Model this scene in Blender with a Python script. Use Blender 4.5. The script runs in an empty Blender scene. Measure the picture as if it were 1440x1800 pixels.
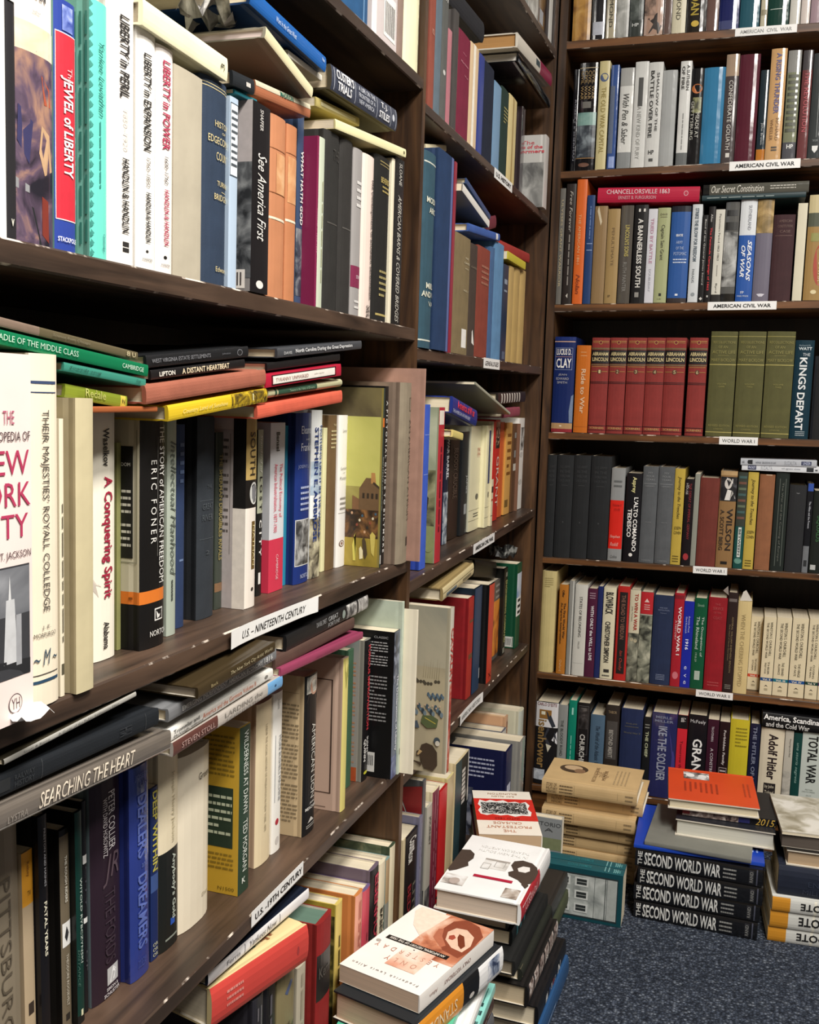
import bpy, bmesh, math, random
import numpy as np
from mathutils import Matrix, Vector

random.seed(7)
SC = bpy.context.scene
COL = SC.collection

# ---------------------------------------------------------------- camera
CAM_M = np.array([[0.94699028, 0.31963694, 0.03227437],
                  [0.06580491, -0.09466189, -0.99333219],
                  [-0.31445051, 0.94279974, -0.11067757]])   # rows: right, down, forward
CAM_C = np.array([0.48, 0.0, 1.01])
CAM_F = 1800.0
cam_data = bpy.data.cameras.new('camera')
cam_data.sensor_fit = 'HORIZONTAL'
cam_data.sensor_width = 36.0
cam_data.lens = 36.0 * CAM_F / 1440.0
cam_data.clip_start = 0.02
cam = bpy.data.objects.new('camera', cam_data)
COL.objects.link(cam)
_r, _d, _f = [Vector(v) for v in CAM_M]
_m = Matrix((_r, -_d, -_f)).transposed().to_4x4()
_m.translation = Vector(CAM_C)
cam.matrix_world = _m
SC.camera = cam

# ---------------------------------------------------------------- light and exposure
SC.view_settings.view_transform = 'Standard'
SC.view_settings.look = 'None'
SC.view_settings.gamma = 1.0
SC.view_settings.use_curve_mapping = False
SC.view_settings.exposure = 0.85
world = bpy.data.worlds.new('world')
SC.world = world
world.use_nodes = True
_bg = world.node_tree.nodes['Background']
_bg.inputs[0].default_value = (0.9, 0.95, 1.0, 1)
_bg.inputs[1].default_value = 0.02

LAMPS = [(1.00, 0.34, 2.62, 0.30, 1.15, 46.0),
         (1.55, 1.25, 2.62, 0.30, 1.15, 15.0),
         (1.45, -0.75, 2.62, 0.30, 1.15, 22.0)]
for (lx, ly, lz, sx, sy, e) in LAMPS:
    ld = bpy.data.lights.new('ceiling_lamp', 'AREA')
    ld.shape = 'RECTANGLE'
    ld.size, ld.size_y, ld.energy = sx, sy, e
    ld.color = (1.0, 0.96, 0.90)
    lo = bpy.data.objects.new('ceiling_lamp', ld)
    lo.location = (lx, ly, lz)
    COL.objects.link(lo)

# ---------------------------------------------------------------- photo measurements -> places on the real shelf planes
def ray(p):
    return CAM_M.T @ np.array([(p[0] - 720) / CAM_F, (p[1] - 900) / CAM_F, 1.0])
def on_axis(p, ax, v):
    d = ray(p)
    return CAM_C + d * (v - CAM_C[ax]) / d[ax]
def on_plane(p, o, n):
    d = ray(p); o = np.array(o, float); n = np.array(n, float)
    return CAM_C + d * (n @ (o - CAM_C)) / (n @ d)
def along(o, d, px=None, py=None):
    """point o + s*d that projects on the column px (or the row py)"""
    o = np.array(o, float); d = np.array(d, float)
    v, w = CAM_M @ (o - CAM_C), CAM_M @ d
    i, k = (0, (px - 720) / CAM_F) if px is not None else (1, (py - 900) / CAM_F)
    s = -(v[i] - k * v[2]) / (w[i] - k * w[2])
    return o + s * d

# ---------------------------------------------------------------- materials
def lin(h):
    h = h.lstrip('#')
    if len(h) == 3: h = ''.join(c * 2 for c in h)
    out = []
    for i in (0, 2, 4):
        c = int(h[i:i + 2], 16) / 255
        out.append(c / 12.92 if c <= 0.04045 else ((c + 0.055) / 1.055) ** 2.4)
    return (*out, 1.0)
_mats = {}
def _new(name):
    m = bpy.data.materials.new(name); m.use_nodes = True
    nt = m.node_tree
    return m, nt, nt.nodes['Principled BSDF']
def _noise_mul(nt, b, col, scale, lo, hi, detail=3, stretch=None):
    tc = nt.nodes.new('ShaderNodeTexCoord')
    src = tc.outputs['Object']
    if stretch:
        mp = nt.nodes.new('ShaderNodeMapping'); mp.inputs['Scale'].default_value = stretch
        nt.links.new(src, mp.inputs[0]); src = mp.outputs[0]
    n = nt.nodes.new('ShaderNodeTexNoise')
    n.inputs['Scale'].default_value = scale; n.inputs['Detail'].default_value = detail
    nt.links.new(src, n.inputs['Vector'])
    r = nt.nodes.new('ShaderNodeMapRange')
    r.inputs[1].default_value, r.inputs[2].default_value = 0.3, 0.7
    r.inputs[3].default_value, r.inputs[4].default_value = lo, hi
    nt.links.new(n.outputs[0], r.inputs[0])
    mx = nt.nodes.new('ShaderNodeMix'); mx.data_type = 'RGBA'; mx.blend_type = 'MULTIPLY'
    mx.inputs[0].default_value = 1.0
    mx.inputs[6].default_value = col
    nt.links.new(r.outputs[0], mx.inputs[7])
    nt.links.new(mx.outputs[2], b.inputs['Base Color'])
    return src, n
def cover_mat(h, kind='j'):
    key = (h, kind)
    if key in _mats: return _mats[key]
    m, nt, b = _new('cover_' + kind + '_' + h.lstrip('#'))
    c = lin(h)
    if kind == 'c':        # book cloth
        src, n = _noise_mul(nt, b, c, 45, 0.88, 1.08)
        b.inputs['Roughness'].default_value = 0.72
        b.inputs['Specular IOR Level'].default_value = 0.3
        w = nt.nodes.new('ShaderNodeTexNoise'); w.inputs['Scale'].default_value = 900
        nt.links.new(src, w.inputs['Vector'])
        bp = nt.nodes.new('ShaderNodeBump'); bp.inputs['Strength'].default_value = 0.25; bp.inputs['Distance'].default_value = 0.0006
        nt.links.new(w.outputs[0], bp.inputs['Height']); nt.links.new(bp.outputs[0], b.inputs['Normal'])
    elif kind == 'g':      # library plastic over the jacket
        src, n = _noise_mul(nt, b, c, 18, 0.92, 1.06)
        b.inputs['Roughness'].default_value = 0.13
        b.inputs['Coat Weight'].default_value = 0.6; b.inputs['Coat Roughness'].default_value = 0.06
        w = nt.nodes.new('ShaderNodeTexNoise'); w.inputs['Scale'].default_value = 28
        nt.links.new(src, w.inputs['Vector'])
        bp = nt.nodes.new('ShaderNodeBump'); bp.inputs['Strength'].default_value = 0.35; bp.inputs['Distance'].default_value = 0.002
        nt.links.new(w.outputs[0], bp.inputs['Height']); nt.links.new(bp.outputs[0], b.inputs['Normal'])
    elif kind == 'k':      # plain kraft or matt paper, creased
        src, n = _noise_mul(nt, b, c, 22, 0.9, 1.06)
        b.inputs['Roughness'].default_value = 0.6
        bp = nt.nodes.new('ShaderNodeBump'); bp.inputs['Strength'].default_value = 0.3; bp.inputs['Distance'].default_value = 0.003
        nt.links.new(n.outputs[0], bp.inputs['Height']); nt.links.new(bp.outputs[0], b.inputs['Normal'])
    else:                  # coated jacket or paperback card
        _noise_mul(nt, b, c, 16, 0.95, 1.04)
        b.inputs['Roughness'].default_value = 0.34
        b.inputs['Specular IOR Level'].default_value = 0.32
    _mats[key] = m
    return m
def ink(h):
    key = ('ink', h)
    if key not in _mats:
        m, nt, b = _new('ink_' + h.lstrip('#'))
        _noise_mul(nt, b, lin(h), 120, 0.92, 1.05)
        b.inputs['Roughness'].default_value = 0.45
        _mats[key] = m
    return _mats[key]
def picture(c1, c2, c3, sc=40.0, dist=0.6):
    key = ('pic', c1, c2, c3, sc, dist)
    if key not in _mats:
        m, nt, b = _new('picture_' + c1.lstrip('#') + c2.lstrip('#'))
        tc = nt.nodes.new('ShaderNodeTexCoord')
        n = nt.nodes.new('ShaderNodeTexNoise')
        n.inputs['Scale'].default_value = sc; n.inputs['Detail'].default_value = 5; n.inputs['Distortion'].default_value = dist
        nt.links.new(tc.outputs['Object'], n.inputs['Vector'])
        r = nt.nodes.new('ShaderNodeValToRGB'); e = r.color_ramp.elements
        e[0].position, e[0].color = 0.36, lin(c1); e[1].position, e[1].color = 0.64, lin(c3)
        k = e.new(0.5); k.color = lin(c2)
        nt.links.new(n.outputs[0], r.inputs[0]); nt.links.new(r.outputs[0], b.inputs['Base Color'])
        b.inputs['Roughness'].default_value = 0.35
        _mats[key] = m
    return _mats[key]
def paper_mat(h='#e6dcc6'):
    key = ('paper', h)
    if key not in _mats:
        m, nt, b = _new('page_edges_' + h.lstrip('#'))
        src, n = _noise_mul(nt, b, lin(h), 1.0, 0.80, 1.08, 2, (1800, 6, 6))
        bp = nt.nodes.new('ShaderNodeBump'); bp.inputs['Strength'].default_value = 0.2; bp.inputs['Distance'].default_value = 0.0004
        nt.links.new(n.outputs[0], bp.inputs['Height']); nt.links.new(bp.outputs[0], b.inputs['Normal'])
        b.inputs['Roughness'].default_value = 0.8
        _mats[key] = m
    return _mats[key]
def wood_mat(axis, base='#534033', dark='#2d221b'):
    key = ('wood', axis, base)
    if key not in _mats:
        m, nt, b = _new('stained_wood')
        tc = nt.nodes.new('ShaderNodeTexCoord')
        mp = nt.nodes.new('ShaderNodeMapping')
        s = [38.0, 38.0, 38.0]; s[axis] = 3.0
        mp.inputs['Scale'].default_value = s
        nt.links.new(tc.outputs['Object'], mp.inputs[0])
        n = nt.nodes.new('ShaderNodeTexNoise'); n.inputs['Scale'].default_value = 1.4; n.inputs['Detail'].default_value = 6; n.inputs['Distortion'].default_value = 0.8
        nt.links.new(mp.outputs[0], n.inputs['Vector'])
        n2 = nt.nodes.new('ShaderNodeTexNoise'); n2.inputs['Scale'].default_value = 6; n2.inputs['Detail'].default_value = 4
        nt.links.new(tc.outputs['Object'], n2.inputs['Vector'])
        r = nt.nodes.new('ShaderNodeValToRGB'); e = r.color_ramp.elements
        e[0].position, e[0].color = 0.34, lin(dark); e[1].position, e[1].color = 0.68, lin(base)
        nt.links.new(n.outputs[0], r.inputs[0])
        mr = nt.nodes.new('ShaderNodeMapRange'); mr.inputs[1].default_value = 0.35; mr.inputs[2].default_value = 0.7
        mr.inputs[3].default_value = 0.8; mr.inputs[4].default_value = 1.25
        nt.links.new(n2.outputs[0], mr.inputs[0])
        mx = nt.nodes.new('ShaderNodeMix'); mx.data_type = 'RGBA'; mx.blend_type = 'MULTIPLY'; mx.inputs[0].default_value = 1
        nt.links.new(r.outputs[0], mx.inputs[6]); nt.links.new(mr.outputs[0], mx.inputs[7])
        nt.links.new(mx.outputs[2], b.inputs['Base Color'])
        rr = nt.nodes.new('ShaderNodeMapRange'); rr.inputs[3].default_value = 0.30; rr.inputs[4].default_value = 0.55
        nt.links.new(n2.outputs[0], rr.inputs[0]); nt.links.new(rr.outputs[0], b.inputs['Roughness'])
        bp = nt.nodes.new('ShaderNodeBump'); bp.inputs['Strength'].default_value = 0.25; bp.inputs['Distance'].default_value = 0.0015
        nt.links.new(n.outputs[0], bp.inputs['Height']); nt.links.new(bp.outputs[0], b.inputs['Normal'])
        _mats[key] = m
    return _mats[key]
def worn_edge_mat():
    if 'worn' not in _mats:
        m, nt, b = _new('worn_edge')
        tc = nt.nodes.new('ShaderNodeTexCoord')
        n = nt.nodes.new('ShaderNodeTexNoise'); n.inputs['Scale'].default_value = 34; n.inputs['Detail'].default_value = 5
        nt.links.new(tc.outputs['Object'], n.inputs['Vector'])
        r = nt.nodes.new('ShaderNodeValToRGB'); e = r.color_ramp.elements
        e[0].position, e[0].color = 0.55, lin('#3d2d22'); e[1].position, e[1].color = 0.63, lin('#cfc2b4')
        nt.links.new(n.outputs[0], r.inputs[0]); nt.links.new(r.outputs[0], b.inputs['Base Color'])
        b.inputs['Roughness'].default_value = 0.5
        _mats['worn'] = m
    return _mats['worn']
def plain_mat(name, h, rough=0.7, sc=8, lo=0.94, hi=1.04):
    if name not in _mats:
        m, nt, b = _new(name)
        _noise_mul(nt, b, lin(h), sc, lo, hi)
        b.inputs['Roughness'].default_value = rough
        _mats[name] = m
    return _mats[name]
def carpet_mat():
    m, nt, b = _new('loop_carpet')
    tc = nt.nodes.new('ShaderNodeTexCoord')
    v = nt.nodes.new('ShaderNodeTexVoronoi'); v.inputs['Scale'].default_value = 205
    nt.links.new(tc.outputs['Object'], v.inputs['Vector'])
    sp = nt.nodes.new('ShaderNodeSeparateColor'); nt.links.new(v.outputs['Color'], sp.inputs[0])
    r = nt.nodes.new('ShaderNodeValToRGB'); e = r.color_ramp.elements
    e[0].position, e[0].color = 0.0, lin('#363c48'); e[1].position, e[1].color = 1.0, lin('#7f8794')
    for p, c in ((0.45, '#495160'), (0.75, '#596170'), (0.9, '#6d7583')):
        k = e.new(p); k.color = lin(c)
    nt.links.new(sp.outputs[0], r.inputs[0])
    mr = nt.nodes.new('ShaderNodeMapRange'); mr.inputs[1].default_value = 0.0; mr.inputs[2].default_value = 0.6
    mr.inputs[3].default_value = 1.15; mr.inputs[4].default_value = 0.35
    nt.links.new(v.outputs['Distance'], mr.inputs[0])
    mx = nt.nodes.new('ShaderNodeMix'); mx.data_type = 'RGBA'; mx.blend_type = 'MULTIPLY'; mx.inputs[0].default_value = 1
    nt.links.new(r.outputs[0], mx.inputs[6]); nt.links.new(mr.outputs[0], mx.inputs[7])
    nt.links.new(mx.outputs[2], b.inputs['Base Color'])
    bp = nt.nodes.new('ShaderNodeBump'); bp.invert = True; bp.inputs['Strength'].default_value = 0.9; bp.inputs['Distance'].default_value = 0.004
    nt.links.new(v.outputs['Distance'], bp.inputs['Height']); nt.links.new(bp.outputs[0], b.inputs['Normal'])
    b.inputs['Roughness'].default_value = 0.95
    b.inputs['Specular IOR Level'].default_value = 0.1
    return m

# ---------------------------------------------------------------- object helpers
def mesh_obj(name, verts, faces, mats, parent=None, fmat=None, smooth=False):
    me = bpy.data.meshes.new(name)
    me.from_pydata([tuple(v) for v in verts], [], faces)
    for m in mats: me.materials.append(m)
    if fmat is not None: me.polygons.foreach_set('material_index', fmat)
    me.update()
    o = bpy.data.objects.new(name, me)
    COL.objects.link(o)
    if parent: o.parent = parent
    return o
def empty(name, mw, label, cat, group=None):
    o = bpy.data.objects.new(name, None)
    o.empty_display_size = 0.02
    COL.objects.link(o)
    o.matrix_world = mw
    o['label'] = label; o['category'] = cat
    if group: o['group'] = group
    return o
def box_vf(x0, x1, y0, y1, z0, z1):
    v = [(x0, y0, z0), (x1, y0, z0), (x1, y1, z0), (x0, y1, z0), (x0, y0, z1), (x1, y0, z1), (x1, y1, z1), (x0, y1, z1)]
    f = [(0, 3, 2, 1), (4, 5, 6, 7), (0, 1, 5, 4), (1, 2, 6, 5), (2, 3, 7, 6), (3, 0, 4, 7)]
    return v, f
def structure(name, x0, x1, y0, y1, z0, z1, mat):
    v, f = box_vf(x0, x1, y0, y1, z0, z1)
    o = mesh_obj(name, v, f, [mat]); o['kind'] = 'structure'
    return o

_txt = {}
def text_vf(s):
    """outline triangles of a string, normalised to the unit box; '*' = bold, '/' = slanted"""
    if s in _txt: return _txt[s]
    body, bold, shear = s, 0.0, 0.0
    while body[:1] in '*/':
        if body[0] == '*': bold = 0.022
        else: shear = 0.3
        body = body[1:]
    cu = bpy.data.curves.new('lettering', 'FONT')
    cu.body = body; cu.resolution_u = 2; cu.offset = bold; cu.shear = shear; cu.align_x = 'CENTER'; cu.space_line = 0.85
    ob = bpy.data.objects.new('lettering', cu)
    me = bpy.data.meshes.new_from_object(ob)
    v = np.empty(len(me.vertices) * 3); me.vertices.foreach_get('co', v); v = v.reshape(-1, 3)[:, :2]
    f = [tuple(p.vertices) for p in me.polygons]
    bpy.data.objects.remove(ob); bpy.data.curves.remove(cu); bpy.data.meshes.remove(me)
    lo, hi = v.min(0), v.max(0)
    v = (v - lo) / np.maximum(hi - lo, 1e-6)
    _txt[s] = (v, f)
    return _txt[s]

# decoration of a cover; a = 0 at the head .. 1 at the tail, b = 0 left .. 1 right as seen; faces S spine, L left board, R right board
def T(s, a0, a1, b0, b1, c, m='v', f='S'): return ('T', s, a0, a1, b0, b1, c, m, f)
def B(a0, a1, c, w=0): return ('B', a0, a1, c, w)
def Q(a0, a1, b0, b1, c, f='S'): return ('P', [(a0, b0), (a0, b1), (a1, b1), (a1, b0)], c, f)
def P(pts, c, f='S'): return ('P', pts, c, f)
def E(a, b, ra, rb, c, f='S'): return ('P', [(a + ra * math.sin(t * math.pi / 12), b + rb * math.cos(t * math.pi / 12)) for t in range(24)], c, f)
def N(a0, a1, b0, b1, c1, c2, c3, f='S', sc=45, di=0.6): return ('N', a0, a1, b0, b1, c1, c2, c3, f, sc, di)
def L(f, a0, a1, b0, b1, n, c, m='h'): return ('L', f, a0, a1, b0, b1, n, c, m)
def FR(a0, a1, b0, b1, wa, wb, c, f='S'):
    return [Q(a0, a0 + wa, b0, b1, c, f), Q(a1 - wa, a1, b0, b1, c, f), Q(a0, a1, b0, b0 + wb, c, f), Q(a0, a1, b1 - wb, b1, c, f)]

N_BOOKS = [0]
def book(origin, H, N_out, t, h, d, label, col, dec=(), kind='j', soft=False, bulge=None, side=None, sidek=None, paper='#e2d5ba', group=None, tag='book'):
    """one book: origin = tail end of the spine's left edge, H = towards the head, N_out = where the spine faces"""
    H = Vector(H).normalized(); Nn = Vector(N_out); Nn = (Nn - H * Nn.dot(H)).normalized()
    Tt = (-Nn).cross(H)
    mw = Matrix((Tt, -Nn, H)).transposed().to_4x4(); mw.translation = Vector(origin)
    root = empty('paperback_book' if soft else 'hardback_book', mw, label, tag, group)
    N_BOOKS[0] += 1
    flat = []
    for q in dec: flat.extend(q if isinstance(q, list) else [q])
    if bulge is None: bulge = 0.0006 if soft else min(0.0040, 0.08 * t)
    bt = 0.0005 if soft else min(0.0024, 0.13 * t)
    # --- cover: a C-shaped section swept from tail to head
    segs = 8
    sp = [(t * (0.5 - 0.5 * math.cos(math.pi * i / segs)) if not soft else t * i / segs) for i in range(segs + 1)]
    prof = lambda b: bulge * abs(2 * b - 1) ** 3
    g = 0.0 if soft else min(0.0009, 0.05 * t)
    outer = [(0, d), (0, bulge + 0.011), (g, bulge + 0.0065), (0, bulge + 0.002)] + [(x, prof(x / t)) for x in sp] + \
            [(t, bulge + 0.002), (t - g, bulge + 0.0065), (t, bulge + 0.011), (t, d)]
    tags = ['L', 'L', 'L', 'L'] + ['S'] * segs + ['R'] * 4
    inner = [(t - bt, d), (t - bt, bulge + bt + 0.001), (bt, bulge + bt + 0.001), (bt, d)]
    ring = outer + inner
    tags = tags + ['I'] * 5
    cuts = sorted(set([0.0, 1.0] + [max(0, min(1, v)) for q in flat if q[0] == 'B' for v in (q[1], q[2])]))
    mats, midx = [], {}
    def mi(m):
        if m not in midx: midx[m] = len(mats); mats.append(m)
        return midx[m]
    base = mi(cover_mat(col, kind)); sd = mi(cover_mat(side or col, sidek or kind)) ; inn = mi(cover_mat('#d8d0c0', 'k'))
    verts, faces, fm = [], [], []
    n = len(ring)
    for a in reversed(cuts):
        z = h * (1 - a)
        verts += [(x, y, z) for x, y in ring]
    nl = len(cuts)
    for k in range(nl - 1):
        amid = (cuts[nl - 1 - k] + cuts[nl - 2 - k]) / 2
        bc, wrap = None, 0
        for q in flat:
            if q[0] == 'B' and q[1] <= amid <= q[2]: bc, wrap = q[3], q[4]
        for i in range(n):
            j = (i + 1) % n
            tg = tags[i]
            faces.append((k * n + i, k * n + j, (k + 1) * n + j, (k + 1) * n + i)[::-1])
            if tg == 'S': fm.append(mi(cover_mat(bc, kind)) if bc else base)
            elif tg in 'LR': fm.append(mi(cover_mat(bc, kind)) if (bc and wrap) else sd)
            else: fm.append(inn)
    faces.append(tuple(range(n))); fm.append(sd)
    faces.append(tuple(range((nl - 1) * n, nl * n))[::-1]); fm.append(sd)
    mesh_obj('cover', verts, faces, mats, root, fm)
    # --- page block
    ins = 0.0003 if soft else 0.0032
    v, f = box_vf(bt, t - bt, bulge + bt + 0.0012, d - (0.0004 if soft else 0.004), ins, h - ins)
    if not soft:    # hollow fore-edge and rounded back read as a slight taper
        v = [(x, y, z) for x, y, z in v]
    mesh_obj('pages', v, f, [paper_mat(paper)], root)
    # --- printing
    def put(face, a, b, eps):
        if face == 'S': return (b * t, prof(b) - eps, h * (1 - a))
        if face == 'L': return (-eps, (1 - b) * d, h * (1 - a))
        return (t + eps, b * d, h * (1 - a))
    pieces = {'spine_panel': [], 'spine_lettering': [], 'board_panel': [], 'board_lettering': []}
    def piece(kind_, face, mat):
        vs, fs = [], []
        pieces[('spine_' if face == 'S' else 'board_') + kind_].append((mat, vs, fs))
        return vs, fs
    order = 0
    for q in flat:
        if q[0] == 'P':
            order += 1
            pts = q[1]
            vs, fs = piece('panel', q[3], ink(q[2]))
            e = 0.00022 + 0.00004 * order
            o0 = len(vs)
            if q[3] == 'S' and len(pts) == 4:      # follow the round of the spine
                b0, b1 = min(p[1] for p in pts), max(p[1] for p in pts)
                rect = abs(pts[0][0] - pts[1][0]) < 1e-9 and abs(pts[2][0] - pts[3][0]) < 1e-9 and abs(pts[0][1] - pts[3][1]) < 1e-9
                if rect:
                    a0, a1 = pts[0][0], pts[2][0]; b0, b1 = pts[0][1], pts[1][1]
                    for i in range(7):
                        bb = b0 + (b1 - b0) * i / 6
                        vs += [put('S', a0, bb, e), put('S', a1, bb, e)]
                    fs += [(o0 + 2 * i, o0 + 2 * i + 1, o0 + 2 * i + 3, o0 + 2 * i + 2) for i in range(6)]
                    continue
            vs += [put(q[3], a, b, e) for a, b in pts]
            fs.append(tuple(range(o0, o0 + len(pts))))
        elif q[0] == 'N':
            _, a0, a1, b0, b1, c1, c2, c3, fc, scl, di = q
            order += 1
            vs, fs = piece('panel', fc, picture(c1, c2, c3, scl, di))
            o0 = len(vs); e = 0.0002 + 0.00004 * order
            for i in range(7):
                bb = b0 + (b1 - b0) * i / 6
                vs += [put(fc, a0, bb, e), put(fc, a1, bb, e)]
            fs += [(o0 + 2 * i, o0 + 2 * i + 1, o0 + 2 * i + 3, o0 + 2 * i + 2) for i in range(6)]
        elif q[0] == 'T':
            _, s, a0, a1, b0, b1, c, md, fc = q
            tv, tf = text_vf(s)
            vs, fs = piece('lettering', fc, ink(c))
            o0 = len(vs)
            for u, w in tv:
                if md == 'v':   a, b = a0 + u * (a1 - a0), b0 + w * (b1 - b0)      # read downwards
                elif md == 'u': a, b = a1 - u * (a1 - a0), b1 - w * (b1 - b0)      # read upwards
                elif md == 'r': a, b = a0 + w * (a1 - a0), b1 - u * (b1 - b0)      # turned round
                else:           a, b = a1 - w * (a1 - a0), b0 + u * (b1 - b0)
                vs.append(put(fc, a, b, 0.0009 if fc == 'S' and not soft else 0.0007))
            fs += [tuple(i + o0 for i in p) for p in tf]
        elif q[0] == 'L':
            _, fc, a0, a1, b0, b1, nn, c, md = q
            vs, fs = piece('lettering', fc, ink(c))
            rr = random.Random(len(label) * 31 + nn)
            for i in range(nn):
                s0 = (i + 0.22) / nn; s1 = (i + 0.62) / nn; pos = 0.0
                end = 1.0 if i % 5 != 4 else 0.45 + 0.4 * rr.random()
                while pos < end - 0.02:
                    w = min(0.06 + 0.14 * rr.random(), end - pos)
                    if md == 'h': quad = [(a0 + s0 * (a1 - a0), b0 + pos * (b1 - b0)), (a0 + s0 * (a1 - a0), b0 + (pos + w) * (b1 - b0)), (a0 + s1 * (a1 - a0), b0 + (pos + w) * (b1 - b0)), (a0 + s1 * (a1 - a0), b0 + pos * (b1 - b0))]
                    else: quad = [(a0 + pos * (a1 - a0), b0 + s0 * (b1 - b0)), (a0 + pos * (a1 - a0), b0 + s1 * (b1 - b0)), (a0 + (pos + w) * (a1 - a0), b0 + s1 * (b1 - b0)), (a0 + (pos + w) * (a1 - a0), b0 + s0 * (b1 - b0))]
                    o0 = len(vs)
                    vs += [put(fc, a, b, 0.0006) for a, b in quad]; fs.append((o0, o0 + 1, o0 + 2, o0 + 3))
                    pos += w + 0.025
    for name, lst in pieces.items():                     # printing that stands well apart on the cover is a part of its own
        if not lst: continue
        bx = [(np.min(vs, 0), np.max(vs, 0)) for m, vs, fs in lst]
        grp = list(range(len(lst)))
        for i in range(len(lst)):
            for j in range(i):
                gap = np.linalg.norm(np.maximum(0, np.maximum(bx[i][0] - bx[j][1], bx[j][0] - bx[i][1])))
                big = max((bx[i][1] - bx[i][0]).max(), (bx[j][1] - bx[j][0]).max()) if 'panel' in name else 0
                if gap < max(.019, .45 * big):
                    a, b = grp[i], grp[j]
                    grp = [b if g_ == a else g_ for g_ in grp]
        for g_ in sorted(set(grp)):
            V, FF, FM, MS = [], [], [], []
            for (m, vs, fs), gg in zip(lst, grp):
                if gg != g_: continue
                if m not in MS: MS.append(m)
                o0 = len(V); V += vs; FF += [tuple(i + o0 for i in p) for p in fs]; FM += [MS.index(m)] * len(fs)
            mesh_obj(name, V, FF, MS, root, FM)
    return root

# ---------------------------------------------------------------- shelf rows: height of the board, and how a label names the row
ROWS = {
 'LA': ('L', 1.4495, .0090, 'on the topmost near left shelf', 'books on the topmost near left shelf'),
 'LB': ('L', 1.1055, .0036, 'on the upper near left shelf', 'books on the upper near left shelf'),
 'LC': ('L', .7831, -.0096, 'on the shelf signed Nineteenth Century', 'books on the Nineteenth Century shelf'),
 'LD': ('L', .4492, .0022, 'on the shelf signed 19th Century', 'books on the 19th Century shelf'),
 'LE': ('L', .0850, .0, 'on the bottom near left shelf', 'books on the bottom near left shelf'),
 'M0': ('L', 1.7425, .0225, 'on the topmost far left shelf', 'books on the topmost far left shelf'),
 'M1': ('L', 1.4377, -.0030, 'on the far left upper shelf', 'books on the far left upper shelf'),
 'M2': ('L', 1.0732, .0075, 'on the shelf signed Genealogies', 'books on the Genealogies shelf'),
 'M3': ('L', .6915, .0289, 'on the left Civil War shelf', 'books on the left Civil War shelf'),
 'M4': ('L', .4218, .0056, 'on the far left lower shelf', 'books on the far left lower shelf'),
 'M5': ('L', .0850, .0, 'on the far left bottom shelf', 'books on the far left bottom shelf'),
 'K0': ('K', 1.8235, -.0035, 'on the topmost back shelf', 'books on the topmost back shelf'),
 'K1': ('K', 1.5374, .0128, 'on the higher back Civil War shelf', 'books on the higher back Civil War shelf'),
 'K2': ('K', 1.2368, .0167, 'on the lower back Civil War shelf', 'books on the lower back Civil War shelf'),
 'K3': ('K', .9404, .0129, 'on the higher World War I shelf', 'books on the higher World War I shelf'),
 'K4': ('K', .6423, .0183, 'on the lower World War I shelf', 'books on the lower World War I shelf'),
 'K5': ('K', .3610, .0059, 'on the World War II shelf', 'books on the World War II shelf'),
 'K6': ('K', .0780, .0370, 'on the bottom back shelf', 'books on the bottom back shelf'),
}
YB = 2.40                       # front plane of the back bookcase; the left bookcase's front plane is x = 0
_end = {}
LIMIT = {'L': (.4203, 1.4375), 'M': (1.4518, 2.3695), 'K': (.0194, 1.0195)}   # clear width between the uprights
def S(row, xl, xr, yt, desc, col, *dec, yb=None, at='b', off=None, d=None, lean=0.0, yw=None, zb=None, full=None, **kw):
    """a book standing in a row, measured by its spine's left and right edge and top"""
    side, z0, sl, phrase, grp = ROWS[row]
    ax = 0 if side == 'L' else 1
    t_ax = 1 - ax
    front = (0.0 - (.004 if off is None else off)) if side == 'L' else (YB + (.004 if off is None else off))
    zf = lambda s: z0 + sl * s
    run = np.zeros(3); run[t_ax] = 1.0
    slope = run.copy(); slope[2] = sl
    if at == 'b':
        if yb is not None:
            p = on_axis((xl, yb), 2, z0 + .01)
            for _ in range(3): p = on_axis((xl, yb), 2, zf(p[t_ax]))
            front = p[ax]
        o = np.zeros(3); o[ax] = front; o[2] = z0
        s0 = along(o, slope, px=xl)[t_ax]; s1 = along(o, slope, px=xr)[t_ax]
        base = o + slope * (s0 + s1) / 2
        top = along(base, (0, 0, 1), py=yt)[2]
    else:
        if yw is not None: front = on_axis((xl, yt), t_ax, yw)[ax]
        p = on_axis((xl, yt), ax, front)
        s0, top = p[t_ax], p[2]
        s1 = along(p, run, px=xr)[t_ax]
    lo_, hi_ = LIMIT[row[0]] if side == 'K' or row[0] == 'M' else LIMIT['L']
    last = _end.get(row, lo_)
    s1 = min(s1, hi_)
    if lean and at == 't': last -= .20 * math.tan(math.radians(lean))
    if s0 < last + .0004: s0 = last + .0004
    if s1 < s0 + .005: s1 = s0 + .005
    _end[row] = s1
    zbase = zf((s0 + s1) / 2) + .0004 if zb is None else zb
    if sl and zb is None: zbase += abs(sl) * (s1 - s0) / 2
    if zb == 'top': zbase = top - full
    h = full if full else max(.12, top - zbase)
    if lean and at == 't': s0 += h * math.tan(math.radians(lean)); s1 += h * math.tan(math.radians(lean)); _end[row] = s1
    t = s1 - s0
    if d is None: d = min(.185, max(.12, h * .66))
    Nn = (1, 0, 0) if side == 'L' else (0, -1, 0)
    o = np.zeros(3); o[ax] = front; o[t_ax] = s0; o[2] = zbase
    H = Vector((0, 0, 1))
    if lean: H = Matrix.Rotation(math.radians(lean), 3, Vector(Nn)) @ H
    if row[0] == 'M': kw.setdefault('bulge', min(.0012, .03 * t))
    lab = desc if desc.endswith('.') else desc + ' ' + phrase
    return book(o, H, Nn, t, h, d, lab.rstrip('.'), col, dec, group=grp, **kw)
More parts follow.
